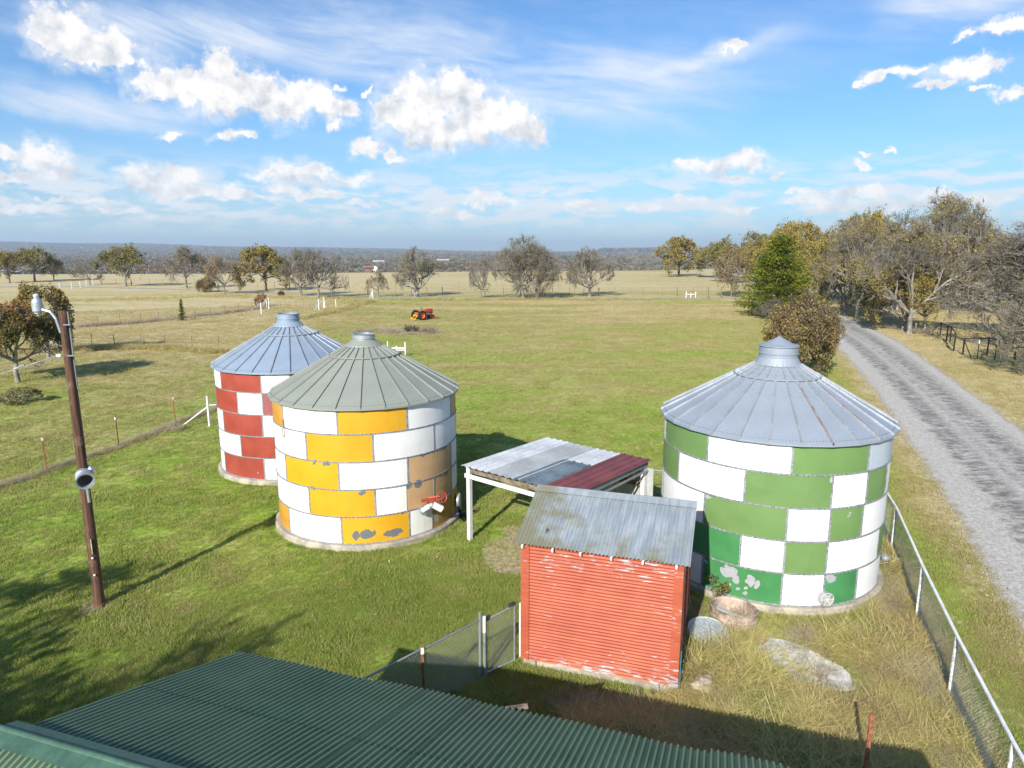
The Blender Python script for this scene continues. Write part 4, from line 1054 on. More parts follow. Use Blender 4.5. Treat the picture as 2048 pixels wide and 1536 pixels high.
for (P, n, w, s, kinds) in [(NLF, 1700, 0.14, 0.55, (6, 8)), (NLF, 500, 0.14, 0.5, (0, 4)),
        ([G(-80, 712), G(160, 700), G(300, 697), G(460, 706)], 1500, 0.35, 1.25, (0, 4)), ([G(150, 655), G(260, 648), G(370, 636), G(450, 627), G(530, 616)], 1500, 0.4, 1.2, (6, 8)),
        ([G(590, 640), G(680, 622), G(740, 603)], 600, 0.5, 1.6, (0, 4)), ([G(-50, 680), G(200, 668), G(360, 655)], 300, 1.5, 0.9, (0, 4)),
        ([G(700, 664), G(760, 662), G(800, 666)], 380, 0.7, 1.1, (6, 8)), ([G(800, 672), G(880, 664)], 100, 0.7, 0.8, (6, 8)),
        ([G(760, 600), G(1100, 600), G(1440, 601)], 1500, 0.9, 1.3, (0, 4)), ([G(0, 605), G(300, 598), G(430, 592), G(740, 601)], 1500, 2.2, 1.3, (0, 4)),
        ([(10.75, 18.3), (9.3, 14.2), (8.2, 11.2), (7.0, 8.2)], 500, 0.15, 0.75, (0, 6)),
        ([G(1660, 760), G(1760, 900), G(1800, 960)], 260, 0.6, 0.4, (0, 4)), ([G(1870, 672), G(1960, 720), G(2060, 740)], 300, 0.8, 0.6, (4, 8)),
        ([G(1720, 640), G(1850, 668)], 500, 1.0, 1.0, (6, 8)), ([(-9.9, 14.5), (-9.5, 14.8)], 40, 0.15, 0.35, (6, 8)),
        ([(3.4, 11.4), (0.3, 12.25)], 260, 0.10, 0.35, (4, 8)), ([(3.35, 11.8), (4.2, 14.8)], 110, 0.2, 0.6, (6, 8)), ([(-0.2, 12.2), (-1.8, 11.2)], 150, 0.12, 0.35, (4, 8))]:
    a, b_ = along(P, n, w); X_.append(a); Y_.append(b_); I_.append(nrg.integers(kinds[0], kinds[1], n)); S_.append(s * nrg.uniform(0.45, 1.15, n))
for (cx, cy, r) in BINS:
    n = 260; t = nrg.uniform(0, 6.28, n); X_.append(cx + (r + 0.08 + np.abs(nrg.normal(0, .08, n))) * np.cos(t)); Y_.append(cy + (r + 0.08 + np.abs(nrg.normal(0, .08, n))) * np.sin(t)); I_.append(nrg.integers(4, 6, n)); S_.append(nrg.uniform(0.15, 0.4, n))
X_, Y_, I_, S_ = map(np.concatenate, (X_, Y_, I_, S_))
k = ~(inside_poly(X_, Y_, SHED_P) | inside_poly(X_, Y_, GB_P)); X_, Y_, I_, S_ = X_[k], Y_[k], I_[k], S_[k]
scatter('fence_line_weeds', np.stack([X_, Y_, 0 * X_], 1), S_, tall, I_, tilt=0.2, label='rough dry weeds growing along fence lines and edges', cat='weeds')
# straw coloured tufts dotted over the pasture
n = 9000; d_ = 28 + 170 * nrg.uniform(size=n) ** 1.2; aa = nrg.uniform(R(-42), R(36), n); x, y = d_ * np.sin(aa), d_ * np.cos(aa)
k = ~blocked(x, y) & (vnoise(x, y * 2.0, 9.0, 31) > 0.52) & (y < 260); x, y, d_ = x[k], y[k], d_[k]
scatter('pasture_tufts', np.stack([x, y, 0 * x], 1), nrg.uniform(0.25, 0.6, len(x)) * (1 + d_ / 200), tall, nrg.integers(0, 4, len(x)), tilt=0.2)
# fallen leaves and clover flowers on the lawn beyond the carport
lv = MB(); lv.add([(-.03, -.02, .03), (.03, -.02, .05), (.03, .02, .03), (-.03, .02, .05)], [(0, 1, 2, 3)])
n = 1500; x = nrg.uniform(-9, 24, n); y = 8 + 40 * nrg.uniform(size=n) ** 1.3; k = ~blocked(x, y, False) & (vnoise(x, y, 3.0, 41) > 0.45)
scatter('fallen_leaves', np.stack([x[k], y[k], 0.02 + 0 * x[k]], 1), nrg.uniform(0.5, 1.3, k.sum()), [lv.mesh('leaf', simple('dry_leaf', (0.50, 0.42, 0.22), 0.8))], tilt=0.5)
# gravel crumbs along the road edges
mb = MB(); bmx = bmesh.new(); bmesh.ops.create_icosphere(bmx, subdivisions=1, radius=0.02); stone = bpy.data.meshes.new('stone'); bmx.to_mesh(stone); bmx.free(); stone.materials.append(simple('pale_gravel_stone', (0.38, 0.36, 0.32), 0.9))
a1, b1 = along(ROAD_L[2:9], 5200, 0.30); a2, b2 = along(ROAD_R[2:9], 3000, 0.30)
x = np.r_[a1, a2]; y = np.r_[b1, b2]
scatter('roadside_gravel', np.stack([x, y, 0.012 + 0 * x], 1), nrg.uniform(0.4, 1.5, len(x)), [stone])

# concrete slab in the weeds, rock, tubs
g_ = random.Random(3); ring = []
for i in range(22):
    t = 2 * math.pi * i / 22; q = 1 + g_.uniform(-0.13, 0.13); ring.append((0.66 * q * math.cos(t), 1.0 * q * math.sin(t)))
mb = MB(); n = 22; mb.add([(p[0], p[1], -0.03) for p in ring] + [(p[0] * .96, p[1] * .96, 0.04) for p in ring], [(i, (i + 1) % n, n + (i + 1) % n, n + i) for i in range(n)] + [tuple(range(n, 2 * n))])
o = mb.build('concrete_slab', M['slab'], None, label='broken pale concrete slab lying among the dry weeds', cat='slab'); o.location = (5.82, 12.42, 0); o.rotation_euler = (0, 0, R(35))
def rock(loc, s, label, seed):
    bmx = bmesh.new(); bmesh.ops.create_icosphere(bmx, subdivisions=3, radius=1.0); gg = random.Random(seed)
    from mathutils import noise as mn
    for v_ in bmx.verts:
        v_.co *= 1 + 0.35 * mn.noise(v_.co * 1.3 + Vector((seed, 0, 0))) + 0.12 * mn.noise(v_.co * 4)
        v_.co = Vector((v_.co.x * s[0], v_.co.y * s[1], v_.co.z * s[2]))
    me = bpy.data.meshes.new('rock'); bmx.to_mesh(me); bmx.free(); me.materials.append(M['rock'])
    return tag(link('rock', me, None, loc, seed), label, 'rock')
rock((3.62, 11.55, 0.12), (0.20, 0.26, 0.22), 'tan rock in the weeds at the shed corner', 2)
rock((4.05, 14.75, 0.10), (0.15, 0.15, 0.12), 'small pale rock at the foot of the green bin', 5)
tub = empty('stock_tub', (4.95, 14.05, 0), label='round faded pink stock tub full of scraps beside the green bin', cat='tub')
pinkm = simple('faded_pink_tub_enamel', (0.44, 0.35, 0.29), 0.6, 0, 0.4, 3.0)
mb = MB(); Mx = Matrix.Rotation(R(-4), 4, 'X') @ Matrix.Rotation(R(5), 4, 'Y')
mb.lathe([(0.49, 0.0), (0.50, 0.15), (0.515, 0.16), (0.50, 0.18), (0.51, 0.33), (0.53, 0.35), (0.50, 0.36), (0.48, 0.33), (0.47, 0.02)], 44, Mx); mb.build('tub_wall', pinkm, tub, smooth=False)
MB().lathe([(0.48, 0.03), (0.0, 0.05)], 30, Mx).build('tub_floor', M['concrete'], tub)
MB().box((-0.02, 0.08, 0.16), (0.62, 0.10, 0.05), rz=R(-35), ry=R(8)).build('plank', M['cp_grey'], tub)
MB().box((-0.10, -0.22, 0.14), (0.58, 0.08, 0.05), rz=R(-28), ry=R(4)).build('plank', M['cp_grey'], tub)
MB().box((-0.08, -0.05, 0.10), (0.16, 0.11, 0.07), rz=R(20)).build('brick', simple('orange_brick', (0.50, 0.16, 0.07), 0.9), tub)
mb = MB()
for i in range(60):
    a, r = g_.uniform(0, 6.28), g_.uniform(0, 0.34); p = Vector((0.16 + r * math.cos(a) * 0.7, r * math.sin(a), 0.05)); q = p + Vector((g_.uniform(-.12, .12), g_.uniform(-.12, .12), g_.uniform(.12, .30)))
    mb.tube(p, q, 0.004, 0.002, 3, False)
tag(mb.build('dead_stems', M['deadstalk'], tub), kind='stuff')
lid = empty('tub_lid', (4.20, 13.38, 0), label='round grey metal tub turned bottom up beside the red shed', cat='tub lid')
Mx = Matrix.Rotation(R(10), 4, 'X') @ Matrix.Rotation(R(3), 4, 'Y')
MB().lathe([(0.46, 0.02), (0.45, 0.20), (0.43, 0.215), (0.41, 0.20), (0.0, 0.195)], 40, Mx).build('pan', galv('scuffed_tub_zinc', (0.40, 0.46, 0.50), 0.6, 0.2, var=0.3), lid)
# leafy sapling growing in front of the green bin
def leaf_quads(pts, size, g__, droop=0.0):
    n = len(pts); d1 = g__.normal(size=(n, 3)); d1 /= np.linalg.norm(d1, axis=1)[:, None]
    d2 = np.cross(d1, g__.normal(size=(n, 3))); d2 /= np.linalg.norm(d2, axis=1)[:, None]
    s = size * g__.uniform(0.6, 1.3, (n, 1)); a = d1 * s; b = d2 * s * 0.55
    V = np.stack([pts - a, pts - b * 0.9, pts + a, pts + b], 1).reshape(-1, 3)
    return V, np.arange(4 * n).reshape(n, 4)

# ------------------------------------------------------------------ tree builder
def tube_arrays(segs, nside):
    """segs: array rows p0(3) p1(3) r0 r1 -> vertices, quads"""
    S_ = np.asarray(segs, float); n = len(S_); p0, p1, r0, r1 = S_[:, :3], S_[:, 3:6], S_[:, 6], S_[:, 7]
    d = p1 - p0; L = np.linalg.norm(d, axis=1)[:, None] + 1e-9; d = d / L
    ref = np.where(np.abs(d[:, 2:3]) < 0.9, np.array([[0, 0, 1.0]]), np.array([[1.0, 0, 0]]))
    a = np.cross(d, ref); a /= np.linalg.norm(a, axis=1)[:, None]; b = np.cross(d, a)
    V = np.zeros((n, 2, nside, 3))
    for i in range(nside):
        t = 2 * math.pi * i / nside; o = a * math.cos(t) + b * math.sin(t)
        V[:, 0, i] = p0 + o * r0[:, None]; V[:, 1, i] = p1 + o * r1[:, None]
    base = (np.arange(n) * 2 * nside)[:, None]
    F_ = np.concatenate([np.concatenate([base + i, base + (i + 1) % nside, base + nside + (i + 1) % nside, base + nside + i], 1) for i in range(nside)])
    return V.reshape(-1, 3), F_
def grow_tree(seed, H=9.0, W_=9.0, trunk=0.2, levels=5, forks=4, twigs=6, leaves=0, leafsize=0.12, leafmatn=None, bark='bark', twigm='twig', lean=0.0, up=0.10, base_r=None, dense=1.0, topleaf=False, nstem=1, leafzone=None):
    g__ = random.Random(seed); segs, tw, tips = [], [], []
    br = base_r or H * 0.028
    def branch(p, d, L, r, lv):
        n = 4 if lv < 3 else 3; q = p.copy(); dd = d.copy()
        pts = [q.copy()]
        for i in range(n):
            jit = 0.18 + 0.06 * lv
            dd = (dd + Vector((g__.uniform(-jit, jit), g__.uniform(-jit, jit), g__.uniform(-jit, jit) * 0.8 + up * 0.16))).normalized()
            q2 = q + dd * (L / n); ra = r * (1 - 0.5 * i / n); rb = r * (1 - 0.5 * (i + 1) / n)
            if lv <= 2: segs.append((*q, *q2, ra, rb))
            else: tw.append((*q, *q2, max(ra, 0.008), max(rb, 0.006)))
            q = q2; pts.append(q.copy())
        if lv >= levels:
            tips.append(q.copy())
            for _ in range(twigs):
                s = pts[g__.randrange(1, len(pts))]; dv = (dd + Vector((g__.uniform(-1, 1), g__.uniform(-1, 1), g__.uniform(-.6, 1.0)))).normalized()
                e = s + dv * L * g__.uniform(0.35, 0.9); tw.append((*s, *e, 0.013, 0.006)); tips.append(e); tw.append((*s.lerp(e, 0.5), *(s.lerp(e, 0.5) + Vector((g__.uniform(-1, 1), g__.uniform(-1, 1), g__.uniform(-.3, 1))) * L * 0.35), 0.011, 0.005))
            return
        nf = forks if lv else max(forks, 4)
        for i in range(nf):
            t = 1.0 if i == 0 else g__.uniform(0.35, 1.0); s = pts[min(n, max(1, int(round(t * n))))]
            ang = R(g__.uniform(18, 50)) if i else R(g__.uniform(5, 25))
            axis = dd.orthogonal().normalized(); axis.rotate(Matrix.Rotation(g__.uniform(0, 6.283), 3, dd))
            nd = dd.copy(); nd.rotate(Matrix.Rotation(ang, 3, axis)); nd.z += up * 0.25
            branch(s, nd.normalized(), L * g__.uniform(0.62, 0.82), r * (0.62 if i else 0.72), lv + 1)
    for sidx in range(nstem):
        off = Vector((g__.uniform(-.25, .25), g__.uniform(-.25, .25), -0.1)) * (nstem > 1); off.z = -0.1
        top = Vector((lean * H * trunk + (g__.uniform(-.4, .4) if nstem > 1 else 0), g__.uniform(-0.1, 0.1), H * trunk))
        q = off; nseg = 4
        for i in range(nseg):
            q2 = off.lerp(top, (i + 1) / nseg) + Vector((g__.uniform(-.05, .05), g__.uniform(-.05, .05), 0)); w0 = br * (1.35 if i == 0 else 1.0 - 0.06 * i); w1 = br * (1.0 - 0.06 * (i + 1))
            segs.append((*q, *q2, w0, w1)); q = q2
        nl = max(3, int(5 / nstem)) if trunk > 0.05 else 5
        ph = g__.uniform(0, 6.28)
        for i in range(nl):
            a = ph + i * 2 * math.pi / nl + g__.uniform(-.4, .4); tl = R(g__.uniform(30, 74)) if i else R(12)
            d = Vector((math.cos(a) * math.sin(tl) + lean * 0.4, math.sin(a) * math.sin(tl), math.cos(tl))).normalized()
            branch(q - Vector((0, 0, g__.uniform(0, 0.12) * H * trunk)), d, H * 0.27, br * 0.62, 1)
    Sg = np.array(segs); Tw = np.array(tw); Tp = np.array([tuple(t) for t in tips])
    # fit to the wanted height and width
    allp = np.concatenate([Sg[:, 3:6], Tw[:, 3:6]]); zt = np.percentile(allp[:, 2], 99); wr = np.percentile(np.abs(allp[:, :2]), 94)
    fz = H / zt; fw = (W_ / 2) / wr * 1.12; fz *= 1.06
    def fit(A):
        A = A.copy(); hz_ = np.clip(A[..., 2] / (H * 0.25), 0, 1); f = 1 + (fw - 1) * hz_
        A[..., 0] *= f; A[..., 1] *= f; A[..., 2] *= fz
        zc = 0.42 * H; z = A[..., 2]; r = np.hypot(A[..., 0], A[..., 1]); th_ = np.arctan2(A[..., 1], A[..., 0])
        lump = 1 + 0.10 * np.sin(3 * th_ + seed) + 0.07 * np.sin(5 * th_ - seed * 2 + z * 6 / H) + 0.06 * np.sin(9 * th_ + z * 14 / H)
        s_ = np.sqrt((r / (W_ * 0.52)) ** 2 + (np.where(z > zc, z - zc, (zc - z) * 0.75) / (H - zc)) ** 2) / lump + 1e-9
        k_ = np.where(s_ > 0.70, (0.70 + 0.34 * np.tanh((s_ - 0.70) / 0.34)) / s_, 1.0)
        A[..., 0] *= k_; A[..., 1] *= k_; A[..., 2] = np.where(z > zc, zc + (z - zc) * k_, z)
        return A
    Sg[:, :3] = fit(Sg[:, :3]); Sg[:, 3:6] = fit(Sg[:, 3:6]); Tw[:, :3] = fit(Tw[:, :3]); Tw[:, 3:6] = fit(Tw[:, 3:6]); Tp = fit(Tp)
    V, F_ = tube_arrays(Sg, 7); trunk_me = pmesh('trunk', V, F_, [M[bark]]); trunk_me.polygons.foreach_set('use_smooth', [True] * len(trunk_me.polygons))
    V, F_ = tube_arrays(Tw, 3); mats = [M[twigm]]; mi = np.zeros(len(F_), int)
    if leaves:
        gg = np.random.default_rng(seed)
        P_ = Tp[gg.integers(0, len(Tp), leaves)]
        if leafzone is not None:
            kk = leafzone(P_, gg); P_ = P_[kk]
        P_ = P_ + gg.normal(0, 0.16, P_.shape) * (H / 9)
        V2, F2 = leaf_quads(P_, leafsize, gg); F_ = np.concatenate([F_, F2 + len(V)]); V = np.concatenate([V, V2]); mats.append(M[leafmatn]); mi = np.concatenate([mi, np.ones(len(F2), int)])
    crown_me = pmesh('crown', V, F_, mats, mi)
    return trunk_me, crown_me
def tree_from(meshes, loc, rz=0.0, sc=1.0, label=None, cat='tree', group=None, name='tree'):
    o = empty(name, loc, rz, label=label, cat=cat, group=group)
    if isinstance(sc, (int, float)): sc = (sc, sc, sc)
    o.scale = sc
    link('trunk', meshes[0], o); c = link('crown', meshes[1], o)
    return o
M['lf_gold'] = leafmat('gold_brown_leaves', [(0.14, 0.11, 0.04), (0.27, 0.20, 0.055), (0.34, 0.27, 0.065), (0.24, 0.23, 0.07)], 0.6, 0.25, 0.25)
M['lf_olive'] = leafmat('olive_leaves', [(0.13, 0.13, 0.045), (0.21, 0.20, 0.06), (0.30, 0.24, 0.07), (0.17, 0.18, 0.06)], 0.6, 0.25, 0.25)
M['lf_brown'] = leafmat('brown_leaves', [(0.18, 0.13, 0.06), (0.30, 0.21, 0.09), (0.36, 0.26, 0.11)], 0.7, 0.2, 0.3)
M['lf_yellowgreen'] = leafmat('yellow_green_leaves', [(0.10, 0.14, 0.02), (0.24, 0.26, 0.035), (0.34, 0.30, 0.04)], 0.6, 0.3, 0.3)
M['lf_bush'] = leafmat('olive_gold_bush_leaves', [(0.11, 0.085, 0.04), (0.22, 0.16, 0.06), (0.30, 0.22, 0.075), (0.40, 0.28, 0.06)], 0.6, 0.25, 0.7)
M['lf_rust'] = leafmat('rust_red_leaves', [(0.16, 0.045, 0.02), (0.28, 0.10, 0.03), (0.33, 0.18, 0.05)], 0.6, 0.25, 0.4)
M['cedar'] = leafmat('cedar_sprays', [(0.035, 0.06, 0.012), (0.09, 0.12, 0.016), (0.24, 0.25, 0.02), (0.07, 0.095, 0.016)], 0.6, 0.15, 0.5)
M['dark_green'] = leafmat('dark_green_leaves', [(0.02, 0.045, 0.01), (0.05, 0.09, 0.02), (0.09, 0.13, 0.03)], 0.6, 0.2, 0.5)
# the near left tree: green below, rust and gold above
m, nt, b = newmat('turning_leaves')
g = nt.n('ShaderNodeNewGeometry'); tcn = nt.n('ShaderNodeTexCoord'); x, y, z = nt.sep(tcn.outputs['Object'])
f = nt.m('ADD', nt.m('ADD', nt.m('MULTIPLY', z, 0.125), nt.m('MULTIPLY', nt.m('SUBTRACT', g.outputs['Random Per Island'], 0.5), 0.45)), nt.m('MULTIPLY', nt.m('SUBTRACT', nt.noise(tcn.outputs['Object'], 0.9, 3.0).outputs[0], 0.5), 0.7))
rp_ = nt.n('ShaderNodeValToRGB'); nt.link(f, rp_.inputs[0]); e = rp_.color_ramp.elements
for q in range(2): e.new(0.5)
for i, (p_, c_) in enumerate([(0.12, (0.035, 0.075, 0.014)), (0.36, (0.09, 0.115, 0.02)), (0.52, (0.24, 0.16, 0.035)), (0.72, (0.32, 0.11, 0.04))]): e[i].position = p_; e[i].color = c_ + (1,)
nt.link(rp_.outputs[0], b.inputs['Base Color']); b.inputs['Roughness'].default_value = 0.6
tr = nt.n('ShaderNodeBsdfTranslucent'); nt.link(rp_.outputs[0], tr.inputs[0]); mx = nt.n('ShaderNodeMixShader'); mx.inputs[0].default_value = 0.25
nt.link(b.outputs[0], mx.inputs[1]); nt.link(tr.outputs[0], mx.inputs[2]); nt.link(mx.outputs[0], m.node_tree.nodes['Material Output'].inputs[0])
M['lf_turning'] = m

bareA = grow_tree(1, 9, 10, 0.16, 4, 4, 9, bark='bark', dense=1)
bareB = grow_tree(2, 9, 9, 0.22, 4, 4, 9, leaves=1500, leafsize=0.13, leafmatn='lf_brown')
bareC = grow_tree(3, 9, 8, 0.12, 4, 4, 8, nstem=2, bark='bark_pale', leaves=900, leafsize=0.14, leafmatn='lf_olive')
spA = grow_tree(4, 9, 10, 0.20, 4, 4, 4, leaves=5200, leafsize=0.20, leafmatn='lf_olive')
goldA = grow_tree(5, 9, 10.5, 0.24, 4, 4, 3, leaves=7500, leafsize=0.21, leafmatn='lf_gold', bark='bark_dark')
brownA = grow_tree(6, 9, 9, 0.20, 4, 4, 7, leaves=3600, leafsize=0.16, leafmatn='lf_brown')
bigbare = grow_tree(7, 12, 13, 0.14, 5, 4, 5, bark='bark', leaves=14000, leafsize=0.13, leafmatn='lf_gold', leafzone=lambda P_, gg: (np.sin(P_[:, 0] * 1.1 + 1) + np.sin(P_[:, 2] * 1.3) + gg.normal(0, .5, len(P_))) > 0.35)
greybare = grow_tree(8, 9, 12, 0.10, 5, 4, 5, bark='bark_pale', nstem=2, leaves=2600, leafsize=0.10, leafmatn='lf_olive', up=0.0)
bushy = grow_tree(9, 5.2, 5.6, 0.05, 4, 5, 3, leaves=26000, leafsize=0.085, leafmatn='lf_bush', nstem=3, base_r=0.07, twigm='twig_dark', leafzone=lambda P_, gg: (P_[:, 2] < 3.6 + gg.normal(0, 1.2, len(P_))) | (gg.uniform(size=len(P_)) < 0.30))
dense_gold = grow_tree(10, 9, 10, 0.14, 4, 4, 4, leaves=9000, leafsize=0.17, leafmatn='lf_gold')
dense_olive = grow_tree(12, 9, 11, 0.12, 4, 4, 4, leaves=9000, leafsize=0.17, leafmatn='lf_olive')

def T(px, py, top, wpx, meshes, label, H0=9.0, W0=10.0, rz=None, name='tree', group=None, cat='tree'):
    x, y = G(px, py); dd = math.hypot(y, CAM_H)
    depth = y * math.cos(PITCH) + CAM_H * math.sin(PITCH)
    hm = (py - top) * depth / FPX * 1.02; wm = wpx * depth / FPX
    return tree_from(meshes, (x, y, float(terrain_z(x, y))), rz if rz is not None else (px * 0.37) % 6.28, (wm / W0, wm / W0, hm / H0), label, cat, group, name)
TG = 'trees along the far side of the pasture'
T(20, 566, 505, 60, dense_gold, 'brown leafed tree at the left edge of the distant tree row', group=TG)
T(70, 563, 498, 88, spA, 'wide brown and olive tree furthest left but one in the distant row', group=TG)
T(108, 561, 513, 40, bareB, 'small bare tree between the wide brown tree and the white posts', W0=9, group=TG)
T(180, 570, 520, 56, bareA, 'low grey bare tree left of the round olive tree', group=TG)
T(252, 573, 494, 92, spA, 'round olive green tree with dark trunk on the left of the distant row', group=TG, rz=1.0)
T(373, 577, 496, 84, bareB, 'half bare brown tree with a pale forked trunk', W0=9, group=TG, rz=3)
T(449, 588, 515, 66, brownA, 'small orange brown tree beside a low green shrub', W0=9, group=TG)
T(533, 582, 496, 96, goldA, 'golden green round tree with a dark straight trunk', W0=10.5, group=TG)
T(602, 592, 503, 76, bareC, 'grey bare tree leaning left beside the golden tree', W0=8, group=TG)
T(638, 598, 500, 104, bareA, 'large grey bare tree with several trunks right of the golden tree', group=TG, rz=2.2)
T(757, 594, 545, 44, bareB, 'smallest bare tree near the white gate brace', W0=9, group=TG)
T(832, 594, 500, 92, bareC, 'bare tree with crooked trunk behind the tractor', W0=8, group=TG)
T(962, 597, 516, 52, bareA, 'slim bare tree left of the tallest bare pair', group=TG, rz=4)
T(1048, 598, 480, 118, greybare, 'tallest bare tree in the middle of the distant row', W0=12, group=TG, rz=0.4)
T(1073, 597, 497, 100, bareB, 'bare tree with curved dark trunk right of the tallest one', W0=9, group=TG, rz=5)
T(1180, 593, 500, 92, bareC, 'bare tree with white trunk and brown leaves on its right', W0=8, group=TG, rz=1.5)
T(1357, 553, 478, 92, goldA, 'golden brown spreading tree alone in the far field', W0=10.5)
T(1438, 556, 488, 90, dense_olive, 'olive brown tree next to the lone golden tree', W0=11, rz=1)
T(1490, 566, 470, 130, dense_olive, 'broad olive tree behind the cedar on its left', W0=11, rz=2)
T(1462, 592, 500, 84, brownA, 'grey brown leaning tree by the road junction', W0=9, rz=0.7)
T(1585, 585, 448, 120, dense_gold, 'tall gold and olive tree rising behind the cedar', rz=1)
T(1640, 605, 470, 110, dense_gold, 'orange brown tree right behind the cedar', rz=3)
T(1560, 592, 468, 96, goldA, 'bronze leafed tree hidden partly by the cedar', rz=4)
T(1700, 612, 446, 150, greybare, 'grey twiggy tree overhanging the road end', W0=12, rz=1.2)
T(1690, 632, 470, 120, dense_olive, 'low olive tree beside the road end', W0=11, rz=2.9)
T(1712, 640, 452, 130, bigbare, 'forked grey tree beside the road with gold leaves', H0=12, W0=13, rz=0.5)
T(1790, 622, 440, 150, greybare, 'grey bare tree crown left of the highest tree', W0=12, rz=3.3)
T(1880, 618, 404, 190, bigbare, 'highest tree with golden leaves and pale limbs', H0=12, W0=13, rz=2.1)
T(1818, 668, 462, 190, bigbare, 'big grey trunked tree by the roadside with low golden leaves', H0=12, W0=13, rz=4.0)
T(1848, 662, 500, 90, bareC, 'slender grey tree just right of the roadside trunk', W0=8, rz=1.0)
T(1805, 662, 545, 120, dense_gold, 'short golden brown thicket at the roadside trunks', rz=1.9)
T(1960, 612, 470, 130, dense_olive, 'olive brown tree filling the gap behind the grey branches', W0=11, rz=5)
T(2068, 690, 462, 330, greybare, 'wide silvery bare tree reaching in from the right edge', W0=12, rz=2.5)
T(2000, 628, 480, 170, greybare, 'grey bare tree above the black pipe fence', W0=12, rz=0.2)
T(1560, 585, 480, 80, spA, 'sparse brown tree far behind the cedar', rz=6)
for a_ in [(1525, 578, 480, 90, dense_gold, 'gold leafed tree between the broad olive tree and the cedar'), (1668, 600, 455, 110, dense_olive, 'olive tree crown directly above the end of the road'),
   (1735, 606, 430, 120, dense_gold, 'gold brown tree behind the forked grey tree'), (1930, 606, 440, 120, dense_gold, 'gold leafed tree behind the highest tree on its right'),
   (1760, 640, 520, 100, dense_olive, 'low olive thicket left of the big roadside trunk'), (1850, 612, 480, 110, dense_olive, 'olive tree beyond the sandy track behind the roadside trees')]:
    T(a_[0], a_[1], a_[2], a_[3], a_[4], a_[5], rz=a_[0] * 0.13)
# bushes
x, y = G(1598, 752)
tree_from(bushy, (x, y, 0), 0.6, (0.80, 0.80, 1.02), 'twiggy yellow green bush behind the green bin roof', 'bush', None, 'bush')
T(1540, 640, 598, 60, bareA, 'low grey bare shrub at the foot of the cedar', name='shrub', cat='shrub')
T(413, 584, 556, 34, (bushy[0], bushy[1]), 'low dark green shrub beside the small orange brown tree', H0=5.2, W0=5.6, name='shrub', cat='shrub')
T(523, 613, 586, 28, grow_tree(21, 3, 3, 0.06, 3, 4, 5, leaves=900, leafsize=0.12, leafmatn='lf_rust', nstem=2, base_r=0.05), 'small rust red shrub by the white fence corner', H0=3, W0=3, name='shrub', cat='shrub')
T(562, 592, 582, 12, (bushy[0], bushy[1]), 'tiny green bush beside the far gravel road', H0=5.2, W0=5.6, name='shrub', cat='shrub')
# near left tree group
nl_t = grow_tree(31, 5.0, 5.4, 0.22, 4, 5, 4, leaves=24000, leafsize=0.075, leafmatn='lf_turning', bark='bark_pale', base_r=0.15, up=0.3, leafzone=lambda P_, gg: P_[:, 2] > 1.5 + 0.35 * np.hypot(P_[:, 0], P_[:, 1]) + gg.normal(0, .15, len(P_)))
x, y = G(35, 765); tree_from(nl_t, (x, y, 0), 1.0, (1.02, 1.02, 1.0), 'full rounded tree turning from green to rust red at the left edge', 'tree')
x, y = G(97, 716); tree_from(grow_tree(32, 5.8, 3.6, 0.30, 4, 4, 3, leaves=3800, leafsize=0.11, leafmatn='lf_gold', bark='bark_pale', base_r=0.12), (x, y, 0), 1.0, 1.0, 'orange brown tree standing behind the rounded rust red tree', 'tree')
x, y = G(118, 705); tree_from(grow_tree(33, 4.0, 2.4, 0.20, 4, 4, 3, leaves=2200, leafsize=0.11, leafmatn='lf_yellowgreen', base_r=0.09), (x, y, 0), 1.0, 1.0, 'yellow green small tree right behind the wooden pole', 'tree')
x, y = G(38, 808); tree_from(grow_tree(34, 0.9, 1.9, 0.05, 3, 4, 3, leaves=700, leafsize=0.06, leafmatn='lf_yellowgreen', nstem=3, base_r=0.03), (x, y, 0), 1.0, 1.0, 'low sprawling pale green bush below the rounded tree', 'bush', None, 'bush')
x, y = G(1440, 1200); tree_from(grow_tree(35, 1.0, 0.9, 0.1, 3, 3, 2, leaves=220, leafsize=0.035, leafmatn='lf_yellowgreen', base_r=0.012, twigm='twig_dark'), (4.75, 14.72, 0), 1.0, 0.75, 'thin leafy sapling against the foot of the green bin', 'sapling', None, 'sapling')
